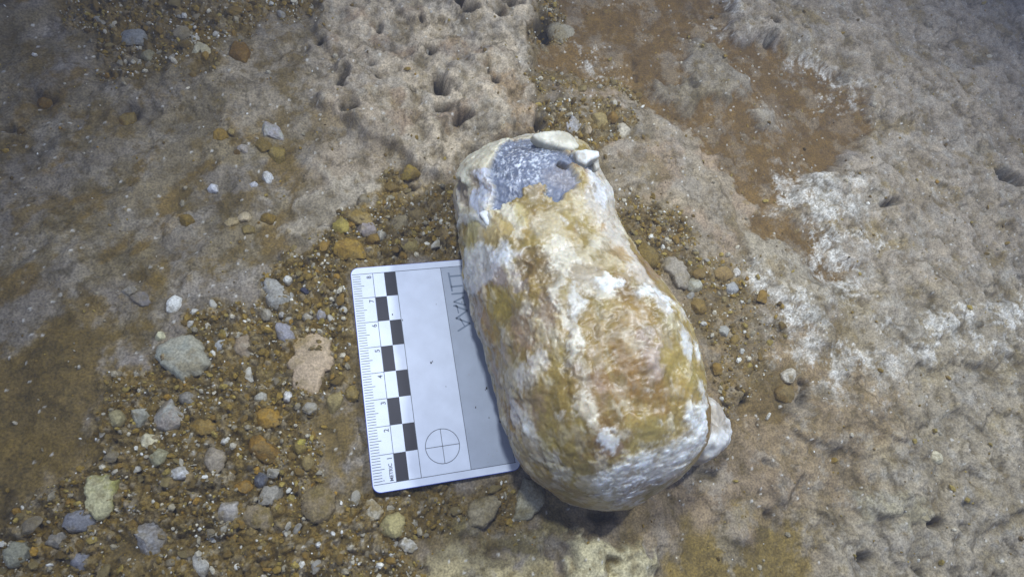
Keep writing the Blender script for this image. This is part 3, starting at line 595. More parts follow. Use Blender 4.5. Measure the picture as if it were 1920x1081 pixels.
def ell(cx, cy, w_, h_, ang=0, n=14, jag=.12, seed=0):
    rg = random.Random(int(cx * 7 + cy)); an = math.radians(ang); o = []
    for k in range(n):
        t = 2 * math.pi * k / n; q = 1 + rg.uniform(-jag, jag)
        x, y = w_ / 2 * math.cos(t) * q, h_ / 2 * math.sin(t) * q
        o.append((cx + x * math.cos(an) - y * math.sin(an), cy + x * math.sin(an) + y * math.cos(an)))
    return o

# parts of the rock: shell chunks on the broken rim and the side lobe
def rock_part(name, pts, z, h, c1, c2, seed, **k):
    me, cen = outline_stone(pts, z, h, c1, c2, seed, mat=M_CHIP, **k)
    link(name, me, root, (cen[0] - off[0], cen[1] - off[1], cen[2] - off[2]))
zt = st(1040, 275)[2][2]
rock_part('shell_chunk', [(992, 252), (1015, 248), (1045, 246), (1075, 252), (1081, 262), (1080, 280), (1070, 287), (1040, 279), (1018, 270)], zt - .02, .22, lin((214, 210, 196)), lin((190, 184, 166)), 3, flatp=4.0, wob=.3, tilt=(0, -.12), bury=2.6, fine=.02)
zt2 = st(1100, 300)[2][2]
rock_part('shell_chip', [(1077, 284), (1095, 282), (1121, 287), (1124, 296), (1106, 303), (1098, 309), (1084, 302)], zt2 + .25, .14, lin((220, 222, 222)), lin((196, 192, 184)), 5, flatp=5, wob=.12, tilt=(.1, .1), bury=3.0, fine=.02)
rock_part('shell_chip', [(1108, 306), (1121, 298), (1124, 316), (1116, 322)], zt2 - .1, .14, lin((186, 182, 172)), None, 6, flatp=4, wob=.12, bury=2.5, fine=.02)
rock_part('side_lobe', [(1312, 745), (1335, 752), (1350, 775), (1364, 803), (1361, 836), (1338, 860), (1305, 874), (1278, 868), (1280, 820), (1295, 770)], .95, 1.0, lin((176, 166, 152)), lin((220, 220, 220)), 8, flatp=2.6, wob=.24, bury=1.6, fine=.06)
rock_part('rim_flake', [(897, 400), (905, 395), (925, 398), (932, 388), (936, 402), (915, 424), (906, 412)], st(915, 405)[2][2] + .02, .09, lin((226, 228, 232)), None, 15, flatp=4, wob=.15, bury=1.0, fine=.02)

# ------------------------------------------------------------------ scale card
card = bpy.data.objects.new('scale_card', None); C.objects.link(card)
card.location = (2.7 * CM, 4.0 * CM, 0)
tag(card, 'white and grey plastic scale card with centimetre ruler and black checks, tucked under the rock', 'scale card')
CO = np.array([2.7, 4.0, 0.0])
def sheet(name, polys, z, mat):
    V, F = [], []
    for p in polys:
        F.append(list(range(len(V), len(V) + len(p)))); V += [((x - CO[0]) * CM, (y - CO[1]) * CM, z * CM) for x, y in p]
    me = bpy.data.meshes.new(name); me.from_pydata(V, [], F); me.materials.append(mat); me.update()
    return link(name, me, card)
def rrect(x0, y0, x1, y1, r, n=10):
    o = []
    for cx, cy, a0 in ((x1 - r, y1 - r, 0), (x0 + r, y1 - r, 90), (x0 + r, y0 + r, 180), (x1 - r, y0 + r, 270)):
        for k in range(n + 1):
            t = math.radians(a0 + 90 * k / n); o.append((cx + r * math.cos(t), cy + r * math.sin(t)))
    return o
def seg(p, q, wd):
    p, q = np.array(p, float), np.array(q, float); d = (q - p) / np.linalg.norm(q - p); n = np.array([-d[1], d[0]]) * wd / 2
    return [tuple(p - n), tuple(q - n), tuple(q + n), tuple(p + n)]
# board: top face white, rim and underside coloured blue to stand for lens fringe
out = rrect(0, -.29, 5.4, 8.29, .3); inn = rrect(.02, -.27, 5.38, 8.27, .285)
n = len(out); V = [((x - CO[0]) * CM, (y - CO[1]) * CM, 0) for x, y in inn]
me = bpy.data.meshes.new('board'); me.from_pydata(V, [], [list(range(n))]); me.materials.append(M_WHITE); link('board', me, card)
V = [((x - CO[0]) * CM, (y - CO[1]) * CM, 0) for x, y in inn] + [((x - CO[0]) * CM, (y - CO[1]) * CM, -.015 * CM) for x, y in out] + [((x - CO[0]) * CM, (y - CO[1]) * CM, -.085 * CM) for x, y in out]
F = [[i, n + i, n + (i + 1) % n, (i + 1) % n] for i in range(n)] + [[n + i, 2 * n + i, 2 * n + (i + 1) % n, n + (i + 1) % n] for i in range(n)] + [list(range(3 * n - 1, 2 * n - 1, -1))]
me = bpy.data.meshes.new('board_rim'); me.from_pydata(V, [], F); me.materials.append(M_RIM); link('board_rim', me, card)
U0, U1, U2, UG, UR = .845, 1.285, 1.725, 3.54, 5.2
sheet('grey_panel', [[(UG, 0), (UR, 0), (UR, 8), (UG, 8)]], .003, M_GREY)
sq = None
for i in range(8):
    x0 = U0 if i % 2 == 0 else U1
    if sq is None:
        me = bpy.data.meshes.new('check_square'); me.from_pydata([(0, 0, 0), (.44 * CM, 0, 0), (.44 * CM, 1 * CM, 0), (0, 1 * CM, 0)], [], [[0, 1, 2, 3]]); me.materials.append(M_INK); sq = me
    link('check_square', sq, card, (x0 - CO[0], i - CO[1], .004))
lw = .022
tk = []
for i in range(81):
    L_ = .37 if i % 10 else 0
    if i % 10 == 5: L_ = .48
    if i in (0, 80): continue
    tk.append(seg((.06, i / 10), (L_ if L_ else U0, i / 10), .022))
sheet('ruler_ticks', tk, .005, M_LINE)
sheet('frame_lines', [seg((.05, 0), (UR + .04, 0), lw), seg((.05, 8), (UR + .04, 8), lw), seg((U0, 0), (U0, 8), lw), seg((U2, 0), (U2, 8), lw), seg((UG, 0), (UG, 8), lw), seg((UR, 0), (UR, 8.0), lw)], .006, M_LINE)
cc = on_plane(829.8, 835.5, 0); cr_ = .625
ring = []
for k in range(72):
    t0, t1 = 2 * math.pi * k / 72, 2 * math.pi * (k + 1) / 72
    ring.append([(cc[0] + (cr_ - .012) * math.cos(t0), cc[1] + (cr_ - .012) * math.sin(t0)), (cc[0] + (cr_ + .012) * math.cos(t0), cc[1] + (cr_ + .012) * math.sin(t0)), (cc[0] + (cr_ + .012) * math.cos(t1), cc[1] + (cr_ + .012) * math.sin(t1)), (cc[0] + (cr_ - .012) * math.cos(t1), cc[1] + (cr_ - .012) * math.sin(t1))])
sheet('target_circle', ring, .006, M_LINE)
sheet('target_cross', [seg((cc[0] - cr_, cc[1]), (cc[0] + cr_, cc[1]), .022), seg((cc[0], cc[1] - cr_), (cc[0], cc[1] + cr_), .022)], .007, M_LINE)
def text(name, body, u, v, size, align='LEFT', bold=.0):
    cu = bpy.data.curves.new(name, 'FONT'); cu.body = body; cu.size = size * CM; cu.align_x = align; cu.align_y = 'CENTER'; cu.offset = bold * CM
    o = bpy.data.objects.new(name + '_curve', cu); C.objects.link(o)
    me = bpy.data.meshes.new_from_object(o.evaluated_get(bpy.context.evaluated_depsgraph_get())); bpy.data.objects.remove(o)
    me.materials.clear(); me.materials.append(M_LINE)
    t = link(name, me, card, (u - CO[0], v - CO[1], .006)); t.rotation_euler = (0, 0, math.pi / 2); return t
for i in range(1, 9): text('numeral', str(i), .70, i - .22 + (.0), .25, 'LEFT', .004)
text('unit_lettering', 'METRIC', .70, .05, .18, 'LEFT', .004)
def zp(x, y): p = on_plane(820 + x / 7.2056, 490 + y / 7.2, 0); return p[0], p[1]
st_ = [((150, 150), (200, 405), 3), ((170, 202), (330, 188), 3), ((188, 342), (340, 325), 3), ((190, 440), (370, 423), 3), ((220, 545), (355, 480), 2.6), ((220, 545), (385, 590), 2.6), ((345, 482), (375, 590), 2.2),
       ((215, 600), (262, 590), 3), ((262, 590), (287, 700), 2), ((240, 603), (410, 662), 2.8), ((410, 658), (250, 770), 2.8), ((250, 765), (445, 835), 2.8), ((445, 832), (275, 940), 2.8), ((300, 755), (368, 872), 2)]
sheet('logo_lettering', [seg(zp(*p), zp(*q), wd * .024) for p, q, wd in st_], .008, M_LOGO)
# crumbs of dirt on the card
cv, cf = [], []
ico = None
def icos(sub):
    import bmesh
    bm = bmesh.new(); bmesh.ops.create_icosphere(bm, subdivisions=sub, radius=1); bm.verts.ensure_lookup_table()
    V = np.array([v.co[:] for v in bm.verts]); F = np.array([[v.index for v in f.verts] for f in bm.faces]); bm.free(); return V, F
IV, IF = icos(1)
k0 = 0
for (px, py, q) in ((808, 679, .045), (811, 677, .03), (912, 727, .06), (910, 730, .03), (892, 763, .035), (938, 790, .05), (917, 782, .025), (836, 724, .02), (866, 566, .03), (755, 600, .03), (818, 570, .02), (736, 589, .035), (930, 745, .02), (720, 900, .02)):
    p = on_plane(px, py, 0.02); v = IV * np.array([q * .6, q, q * .5]) * (1 + .3 * RNG.normal(size=(len(IV), 1))) + np.array([p[0], p[1], .02]); cv.append(v); cf.append(IF + k0); k0 += len(IV)
crm = link('dirt_crumbs', mesh_np('dirt_crumbs', np.vstack(cv), np.vstack(cf), M_PEB, np.tile(lin((60, 52, 44)), (k0, 1))))
tag(crm, 'tiny dark crumbs of dirt scattered on the grey part of the scale card', 'dirt', None, 'stuff')

# ------------------------------------------------------------------ notable stones, each with its own label
GRY, GTA, LIL, BEI, YEL, CRE = lin((158, 158, 150)), lin((164, 160, 142)), lin((152, 150, 158)), lin((186, 164, 136)), lin((190, 184, 142)), lin((214, 206, 174))
OC, BR, WH, DK, OLI, GB = lin((166, 120, 46)), lin((128, 92, 42)), lin((228, 228, 224)), lin((84, 86, 96)), lin((140, 120, 68)), lin((144, 128, 100))
S = [
 ([(300, 640), (335, 628), (365, 628), (385, 650), (398, 680), (392, 698), (350, 717), (335, 712), (310, 690), (293, 665)], .5, GTA, lin((150, 152, 140)), 'large smooth greenish-grey stone with six blunt corners in the gravel on the left', 3.5),
 ([(500, 525), (515, 521), (530, 535), (557, 555), (550, 570), (525, 585), (500, 577), (492, 550)], .45, lin((164, 163, 158)), lin((150, 146, 138)), 'pale grey heart-shaped stone left of the scale card', 3),
 ([(552, 608), (605, 603), (616, 620), (624, 690), (606, 702), (600, 750), (585, 750), (552, 725), (545, 700), (533, 682), (555, 665), (548, 640)], .42, BEI, lin((172, 146, 110)), 'large beige slab with a notch and crack, left of the scale card', 5),
 ([(518, 605), (548, 610), (551, 635), (536, 648), (522, 632)], .25, LIL, None, 'flat lavender-grey chip touching the upper left of the beige slab', 4),
 (ell(328, 568, 24, 36, 15), .3, WH, None, 'bright white chip standing alone on the lilac crust on the left', 3),
 (ell(502, 782, 56, 36, -12), .35, OC, None, 'plump orange-ochre oval pebble above the brown bean-shaped one', 3),
 ([(460, 814), (470, 806), (482, 810), (500, 830), (526, 846), (522, 865), (497, 869), (478, 852), (462, 832)], .4, lin((150, 106, 42)), BR, 'brown bean-shaped lump with a pale upper rim in the gravel', 2.6),
 (ell(314, 782, 50, 60, -15, jag=.2), .35, lin((150, 140, 130)), GRY, 'rough lilac-grey stone straight below the large greenish-grey one', 3.5),
 ([(165, 890), (200, 882), (224, 898), (218, 940), (205, 965), (190, 978), (166, 960), (158, 920)], .4, YEL, lin((160, 150, 90)), 'pale yellow-green slab near the lower left corner', 4),
 ([(252, 985), (280, 978), (300, 985), (318, 1000), (312, 1025), (285, 1046), (270, 1040), (262, 1015)], .45, lin((160, 158, 158)), lin((136, 128, 118)), 'lumpy blue-grey stone at the bottom left below the yellow-green slab', 3),
 (ell(402, 860, 34, 50, 15, jag=.18), .35, lin((158, 146, 128)), None, 'upright pinkish-grey pebble left of the brown bean-shaped lump', 3),
 (ell(297, 857, 58, 22, -55), .3, lin((160, 156, 124)), None, 'slim pale green-grey shard pointing up to the right', 3),
 (ell(278, 826, 36, 26, 10, jag=.2), .3, CRE, None, 'cream angular pebble just above the slim pale shard', 4),
 (ell(337, 888, 30, 28, 0, jag=.2), .35, lin((206, 206, 208)), GRY, 'small white crystalline pebble below the pinkish-grey upright pebble', 3),
 (ell(425, 958, 46, 44, 10, jag=.25), .4, lin((176, 170, 164)), lin((140, 128, 108)), 'grey-white jagged stone at the bottom, below the ochre and dark pebbles', 3.5),
 (ell(506, 926, 58, 30, -15, jag=.15), .3, lin((156, 150, 138)), None, 'long light grey stone lying right of the ochre pebble at the bottom left', 3.5),
 (ell(488, 970, 72, 46, 10, jag=.15), .3, GB, lin((128, 104, 66)), 'wide brownish-grey flat stone below the long light grey one', 4),
 (ell(598, 945, 66, 76, 5, jag=.12), .3, lin((136, 118, 90)), lin((120, 96, 60)), 'large rough brown-grey clod below left of the card corner', 4),
 ([(455, 624), (472, 640), (478, 655), (458, 671), (441, 655), (440, 636)], .3, lin((152, 134, 110)), lin((170, 156, 134)), 'grey-brown diamond-shaped stone between the greenish-grey stone and beige slab', 3),
 (ell(413, 647, 30, 16, -45), .25, lin((178, 178, 176)), None, 'narrow whitish shard at the right of the greenish-grey stone', 3),
 ([(424, 88), (440, 82), (462, 86), (480, 104), (470, 116), (445, 112), (426, 102)], .3, lin((116, 80, 28)), BR, 'dark brown flat lump lying on the pale crust at the upper left', 4),
 (ell(252, 70, 58, 28, 10), .3, lin((138, 138, 136)), None, 'smooth grey oval stone in the brown patch at the upper left', 3),
 (ell(280, 103, 30, 20, -10), .25, lin((142, 138, 112)), None, 'olive-grey pebble just below the smooth grey oval stone', 3),
 ([(358, 95), (368, 80), (388, 78), (398, 92), (396, 104), (382, 108), (376, 96), (368, 108), (358, 110)], .3, CRE * .85, lin((150, 138, 104)), 'curled cream shell-like fragment at the upper left', 4),
 (ell(384, 105, 14, 16, 0), .3, lin((150, 112, 50)), None, 'small brown pebble in the curl of the cream fragment', 3),
 ([(480, 236), (500, 232), (520, 238), (534, 250), (528, 262), (508, 256), (484, 256)], .3, lin((164, 160, 164)), GRY, 'lilac-grey flat stone above two ochre pebbles on the upper left crust', 4.5),
 (ell(519, 288, 30, 40, 0), .38, lin((140, 112, 62)), None, 'upright brown-ochre pebble under the lilac-grey flat stone', 2.6),
 (ell(492, 272, 36, 20, 0), .28, lin((126, 98, 52)), None, 'low brown pebble left of the upright brown-ochre one', 2.6),
 (ell(412, 251, 28, 22, 0), .32, lin((146, 110, 52)), None, 'ochre pebble alone on the grey crust, left of the lilac-grey stone', 2.6),
 (ell(433, 246, 14, 11, 20), .2, lin((156, 132, 90)), None, 'tiny tan pebble touching the lone ochre pebble', 3),
 (ell(501, 332, 20, 26, 25), .35, lin((216, 218, 222)), None, 'bright white angular chip above left of the card, right of the other chips', 3.5),
 (ell(400, 353, 26, 15, 0), .28, lin((204, 206, 214)), None, 'white rounded chip on the crust left of the brighter angular one', 3),
 (ell(475, 347, 18, 10, 10), .2, lin((190, 190, 196)), None, 'tiny white flake between the two white chips', 3),
 (ell(455, 279, 22, 18, -40), .25, lin((160, 152, 144)), None, 'grey pebble left of the two ochre pebbles', 3),
 (ell(444, 286, 16, 11, 0), .2, lin((112, 82, 42)), None, 'dark brown bit under the left edge of the grey pebble', 3),
 (ell(238, 224, 44, 24, -20), .16, lin((130, 102, 56)), lin((108, 78, 34)), 'brown pebble sunk in a hollow at the upper left', 3),
 (ell(84, 192, 34, 20, 15), .2, lin((118, 84, 34)), None, 'brown clod in a small pit near the left edge', 3),
 (ell(459, 407, 40, 16, 0, jag=.2), .25, lin((182, 166, 136)), None, 'cream splinter resting on ochre bits, left of the rock', 4),
 (ell(432, 418, 44, 12, -25), .2, lin((160, 142, 108)), None, 'thin tan splinter slanting left of the cream splinter', 4),
 (ell(503, 410, 26, 20, -10), .35, lin((132, 100, 46)), None, 'brown angular clod right of the cream splinter', 3.5),
 (ell(350, 412, 26, 22, 0), .3, lin((136, 104, 50)), None, 'brown angular clod alone on the silty crust at the left', 3.5),
 (ell(465, 430, 30, 16, 0), .22, lin((138, 112, 70)), None, 'brown lump under the cream splinter', 3),
 (ell(539, 524, 14, 18, -25), .3, WH, None, 'small bright white flake at the upper right of the heart-shaped stone', 4),
 (ell(572, 545, 14, 16, 0), .3, lin((66, 66, 84)), None, 'dark slate-blue bit right of the heart-shaped stone', 3),
 (ell(266, 560, 40, 22, 5), .2, lin((128, 122, 120)), None, 'grey flat stone half sunk in silt, left of the bright white chip', 4),
 (ell(242, 546, 34, 14, -25), .2, lin((156, 152, 148)), None, 'light lilac splinter touching the half-sunk grey stone', 4),
 ([(984, 896), (1006, 905), (1026, 918), (1018, 945), (1000, 965), (990, 982), (968, 984), (964, 955), (974, 920)], .5, lin((166, 160, 136)), lin((130, 118, 86)), 'pale wedge-shaped stone sticking out below the broad end of the big rock', 4),
 (ell(738, 984, 44, 42, 0, jag=.12), .4, lin((172, 158, 112)), None, 'round pale cream pebble below the bottom edge of the card', 2.8),
 (ell(698, 955, 34, 40, 10, jag=.2), .3, lin((150, 130, 96)), lin((176, 168, 150)), 'tan and grey pebble between the card corner and the round cream pebble', 3),
 (ell(763, 1022, 34, 24, 15, jag=.2), .3, lin((196, 192, 184)), lin((150, 140, 116)), 'white-topped chip right below the round cream pebble', 3.5),
 (ell(1302, 535, 32, 26, -15, jag=.2), .38, lin((176, 174, 158)), lin((150, 146, 132)), 'pale knobbly stone right of the waist of the big rock', 2.8),
 (ell(1373, 541, 22, 22, 0), .28, lin((174, 174, 172)), lin((150, 150, 152)), 'small round grey-white pebble right of the pale knobbly stone', 2.6),
 (ell(1356, 512, 32, 26, 15), .3, lin((150, 118, 80)), None, 'round tan-brown pebble above the small round grey-white one', 2.6),
 (ell(1380, 510, 14, 16, 0), .3, lin((206, 200, 190)), None, 'small white pebble touching the round tan-brown one', 3),
 (ell(1312, 512, 22, 20, 0), .25, lin((130, 98, 56)), None, 'brown lump above the pale knobbly stone', 2.6),
 (ell(1310, 575, 30, 22, 25), .3, lin((134, 102, 58)), None, 'brown pebble below the pale knobbly stone', 2.8),
 (ell(1358, 620, 18, 24, -30), .3, lin((172, 170, 162)), None, 'pale grey faceted chip in the gravel right of the big rock', 4),
 (ell(1378, 635, 16, 26, 0), .25, lin((136, 104, 54)), None, 'narrow ochre bit right of the pale grey faceted chip', 3),
 ([(1240, 478), (1262, 480), (1284, 498), (1296, 520), (1288, 545), (1270, 540), (1256, 515), (1240, 500)], .3, lin((156, 146, 130)), None, 'smooth grey slab leaning at the right shoulder of the big rock', 4),
 (ell(1213, 482, 40, 54, -20), .45, lin((128, 98, 44)), lin((112, 84, 40)), 'dark ochre clod squeezed against the right side of the big rock', 2.8),
 (ell(1050, 62, 52, 40, 0, jag=.1), .4, lin((148, 140, 120)), lin((130, 120, 98)), 'rounded grey stone on brown silt at the top centre', 3),
 ([(1155, 228), (1168, 228), (1180, 242), (1184, 256), (1172, 260), (1158, 254), (1160, 240)], .35, lin((188, 178, 158)), None, 'pale jagged chip at the right end of the pebbles above the big rock', 4),
 (ell(1076, 234, 24, 28, 25), .35, lin((176, 174, 176)), None, 'translucent lilac-white chip above the shell rim of the big rock', 3.5),
 (ell(1103, 243, 13, 18, 5), .3, lin((196, 178, 150)), None, 'tiny peach pebble right of the translucent chip', 2.6),
 (ell(1125, 226, 30, 26, 0), .4, lin((158, 134, 92)), None, 'tan boulder-like pebble between the peach pebble and the jagged chip', 3),
 (ell(1150, 220, 20, 18, 0), .35, lin((136, 98, 44)), None, 'ochre-brown pebble above the pale jagged chip', 3),
 (ell(1755, 857, 22, 24, 30), .3, lin((208, 200, 172)), None, 'small cream pebble alone on the grey crust at the lower right', 3),
 (ell(770, 322, 38, 24, -20), .35, lin((142, 112, 52)), lin((120, 92, 48)), 'ochre lump in a notch up left of the big rock', 3),
 (ell(735, 351, 32, 16, 0), .28, lin((112, 84, 38)), None, 'dark brown lump below left of the ochre lump in the notch', 3),
 ([(628, 462), (650, 450), (675, 452), (685, 470), (680, 482), (650, 484), (632, 474)], .35, lin((154, 116, 50)), lin((134, 98, 42)), 'orange-brown blocky clod just above the card corner', 4.5),
 (ell(700, 448, 46, 14, -20), .32, lin((134, 100, 48)), None, 'brown ridge-like clod reaching right from the orange-brown block', 3),
 (ell(686, 430, 36, 26, 10), .35, lin((146, 136, 134)), None, 'rounded lilac-grey stone above the brown ridge-like clod', 2.8),
 (ell(716, 441, 17, 16, 0), .42, lin((172, 166, 152)), None, 'small pale cube-like pebble right of the lilac-grey stone', 3.5),
 (ell(748, 418, 30, 30, 0, jag=.2), .35, lin((158, 144, 112)), None, 'greenish cream block in the clods left of the big rock', 4),
 (ell(675, 405, 46, 28, 5, jag=.15), .35, lin((156, 130, 90)), lin((140, 108, 56)), 'wide tan block with an ochre edge left of the big rock', 4),
 (ell(780, 400, 40, 26, 0, jag=.2), .3, lin((126, 104, 72)), None, 'dull brown clod halfway between card top and notch', 3),
 (ell(770, 458, 30, 30, 10, jag=.2), .3, lin((150, 128, 84)), None, 'tan disc-like clod just above the card top edge', 3),
 (ell(640, 425, 30, 26, 0), .3, lin((164, 138, 76)), None, 'small yellowish block left of the lilac-grey stone', 3.5),
 ([(880, 938), (905, 930), (934, 928), (940, 942), (930, 975), (905, 992), (880, 985), (874, 960)], .45, lin((158, 146, 118)), lin((128, 110, 76)), 'rough pale chunk of crust below the card, left of the wedge-shaped stone', 3.5),
 (ell(145, 975, 60, 42, 5), .4, lin((134, 134, 140)), None, 'smooth slate-lilac stone at the lower left edge of the gravel', 3),
 (ell(30, 1040, 60, 38, -30), .4, lin((150, 148, 128)), None, 'pale olive stone in the bottom left corner', 3),
 (ell(108, 1010, 48, 28, 0), .35, lin((138, 132, 122)), None, 'grey-brown oval stone right of the pale olive corner stone', 3),
 (ell(150, 1052, 42, 34, 0, jag=.2), .38, lin((132, 132, 140)), None, 'slate-lilac pebble at the bottom edge near the corner', 3),
 (ell(380, 800, 58, 26, 5), .25, lin((146, 108, 46)), None, 'long ochre-brown slab right of the rough lilac-grey stone', 3.5),
 (ell(264, 780, 30, 38, 20, jag=.15), .35, lin((160, 158, 144)), None, 'pale upright pebble left of the rough lilac-grey stone', 3.5),
 (ell(219, 786, 28, 36, 30, jag=.15), .32, lin((158, 148, 110)), None, 'yellowish upright pebble at the edge of the brown silt', 3.5),
 ([(616, 992), (622, 990), (634, 1008), (628, 1012)], .3, WH, None, 'thin bright white splinter at the bottom, left of the round cream pebble', 4),
 (ell(598, 1020, 12, 12, 0), .25, WH, None, 'tiny white bit left of the thin bright splinter', 3),
 (ell(489, 899, 28, 26, 0), .38, DK, lin((110, 112, 118)), 'dark blue-grey pebble, the only dark one in the lower gravel', 2.8),
 (ell(457, 912, 34, 24, 0), .35, lin((158, 112, 44)), None, 'orange-ochre pebble left of the dark blue-grey one', 2.8),
 (ell(626, 752, 26, 44, 20), .35, lin((158, 138, 96)), None, 'tan upright pebble at the lower right of the beige slab', 2.8),
 (ell(660, 738, 24, 30, 0), .3, lin((142, 112, 66)), None, 'brown pebble between the card edge and the tan upright pebble', 2.8),
 (ell(490, 745, 20, 26, 30), .3, lin((174, 170, 158)), None, 'greyish pebble above the plump orange-ochre oval', 3),
 (ell(540, 744, 26, 18, -20), .32, lin((214, 212, 210)), None, 'white chip left of the foot of the beige slab', 4),
 (ell(350, 745, 34, 22, 15), .35, lin((146, 140, 130)), None, 'grey pebble just under the large greenish-grey stone', 3),
 (ell(423, 827, 14, 18, 30), .3, WH, None, 'small brilliant white chip above the pinkish-grey upright pebble', 4),
 (ell(300, 632, 18, 18, 0), .3, lin((206, 202, 168)), None, 'creamy bit at the upper left corner of the greenish-grey stone', 3),
 (ell(528, 590, 14, 10, 0), .2, lin((180, 176, 170)), None, 'tiny grey bit under the heart-shaped stone', 3),
 (ell(500, 590, 28, 20, 20), .28, lin((166, 160, 148)), None, 'rough grey chip under the left of the heart-shaped stone', 3),
 (ell(602, 592, 18, 18, -30), .28, lin((168, 166, 174)), None, 'lilac angular bit above the beige slab', 3.5),
 (ell(575, 594, 24, 14, 0), .25, lin((178, 172, 162)), None, 'pale grey bit above the beige slab, left of the lilac one', 3.5),
 (ell(562, 838, 22, 30, 0), .28, lin((134, 108, 62)), None, 'brown pebble right of the bean-shaped lump', 3),
 (ell(577, 866, 26, 26, 0), .24, lin((150, 126, 86)), None, 'round tan pebble at the edge of the silt right of the bean-shaped lump', 3),
 (ell(565, 830, 22, 14, -20), .3, lin((186, 162, 84)), None, 'yellow chip at the edge of the silt right of the bean-shaped lump', 4),
 (ell(1733, 968, 30, 16, 20), .2, lin((180, 170, 140)), None, 'pale ridge-like stone at the lower right', 3),
 (ell(1340, 790, 24, 20, 0), .2, lin((120, 90, 50)), None, 'brown clod tucked against the side lobe of the big rock', 3),
 (ell(1481, 702, 26, 22, -20, jag=.2), .42, lin((206, 198, 182)), lin((150, 130, 100)), 'white-capped knob beside a dark crack right of the big rock', 3),
 (ell(1470, 735, 30, 36, 0), .35, lin((126, 94, 52)), None, 'brown clod directly below the white-capped knob', 3),
]
placed = []
for i, (pts, h, c1, c2, lab, fp) in enumerate(S):
    Q = Gpoly(pts); cen = Q.mean(0); size = float(np.mean(np.linalg.norm(Q - cen, axis=1)))
    zz = gz(*cen); zr = [gz(q[0], q[1]) for q in Q]; zz = (zz + float(np.mean(zr))) / 2
    big = size > .45
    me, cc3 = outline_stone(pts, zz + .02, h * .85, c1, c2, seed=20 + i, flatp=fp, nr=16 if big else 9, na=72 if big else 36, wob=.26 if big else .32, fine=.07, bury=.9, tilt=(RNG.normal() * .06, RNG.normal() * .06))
    placed.append((cc3[0], cc3[1], size))
    nm = 'pebble' if size < .38 else 'stone'
    if 'clod' in lab or 'lump' in lab: nm = 'clod'
    if 'chip' in lab or 'flake' in lab or 'splinter' in lab or 'shard' in lab: nm = 'stone_chip'
    o = link(nm, me, None, cc3); tag(o, lab, {'stone_chip': 'stone chip', 'clod': 'earth clod'}.get(nm, nm))
PL_ = np.array(placed)

# ------------------------------------------------------------------ loose gravel
def variants(sub, n, seed):
    V, F = icos(sub); out = []
    rg = np.random.default_rng(seed)
    for k in range(n):
        v = V.copy()
        for _ in range(9):                                    # knock flat facets off
            d = rg.normal(size=3); d /= np.linalg.norm(d); cut = rg.uniform(.55, .85); e = v @ d
            v = v - np.maximum(e - cut, 0)[:, None] * d * .92
        v = v * (1 + .16 * fbm3(v + k * 5, .7, 3, k + seed)[:, None]); out.append(v)
    return out, F
PAL = [(lin((146, 112, 52)), .28), (lin((112, 84, 42)), .18), (lin((164, 134, 78)), .18), (lin((156, 146, 122)), .17), (lin((192, 184, 164)), .14), (lin((160, 116, 48)), .05), (lin((222, 220, 212)), .04)]
pc = np.array([p[0] for p in PAL]); pw = np.array([p[1] for p in PAL]); pw /= pw.sum()
rock_xy = np.stack([cs[:, 0], cs[:, 1]], 1)
def ok_place(x, y, r):
    d = np.min(np.hypot(rock_xy[:, 0][None] - x[:, None], rock_xy[:, 1][None] - y[:, None]) - rs[None] * .78, axis=1)
    card_in = (x > -.15) & (x < 5.6) & (y > -.45) & (y < 8.45)
    card_in |= (x > -.1 - r * 1.3) & (x < 5.5 + r) & (y > -.38 - r * 1.3) & (y < 8.38 + r * 1.3)
    k = (d > 0) & ~card_in
    dd = np.hypot(PL_[:, 0][None] - x[:, None], PL_[:, 1][None] - y[:, None]) - PL_[:, 2][None] * .85
    return k & (dd.min(1) > r * .3)
ncand = 330000
cx = RNG.uniform(xs0, xs1, ncand); cy = RNG.uniform(ys0, ys1, ncand)
mk = gsample(GRm, cx, cy)
clump = ss(fbm(cx, cy, 2.2, 3, 400), -.25, .3)
rad_ = .036 * (1 - RNG.random(ncand)) ** (-1 / 2.2); rad_ = np.minimum(rad_, .17)
acc = (RNG.random(ncand) < mk * (.16 + .34 * clump) + .006)
# only what the camera can see
def pix(x, y, z):
    q = RM @ (np.stack([x, y, z], 0) - CAM[:, None]); return 960 + FPX * q[0] / -q[2], 540.5 - FPX * q[1] / -q[2]
zz_ = gsample(ZG, cx, cy); pxx, pyy = pix(cx, cy, zz_)
acc &= (pxx > -60) & (pxx < 1980) & (pyy > -60) & (pyy < 1140)
idx = np.nonzero(acc)[0]; idx = idx[ok_place(cx[idx], cy[idx], rad_[idx])]
idx = idx[:27000]; print('gravel', len(idx))
vs, F1 = variants(1, 14, 3)
VV, FF, CC = [], [], []
nv = len(vs[0]); vsA = np.array(vs)
n = len(idx); r = rad_[idx]
ax_ = RNG.normal(size=(n, 3)); 
def rand_rot(n):
    q = RNG.normal(size=(n, 4)); q /= np.linalg.norm(q, axis=1)[:, None]; w_, x, y, z = q.T
    return np.stack([np.stack([1 - 2 * (y * y + z * z), 2 * (x * y - z * w_), 2 * (x * z + y * w_)], -1), np.stack([2 * (x * y + z * w_), 1 - 2 * (x * x + z * z), 2 * (y * z - x * w_)], -1), np.stack([2 * (x * z - y * w_), 2 * (y * z + x * w_), 1 - 2 * (x * x + y * y)], -1)], 1)
vb = vsA[RNG.integers(0, 14, n)] * np.stack([RNG.uniform(.8, 1.35, n), RNG.uniform(.65, 1.1, n), RNG.uniform(.45, .85, n)], -1)[:, None, :]
vb = np.einsum('nij,nvj->nvi', rand_rot(n), vb) * r[:, None, None]
vb = vb + np.stack([cx[idx], cy[idx], zz_[idx] + r * .28], -1)[:, None, :]
fb = F1[None] + (np.arange(n) * nv)[:, None, None]
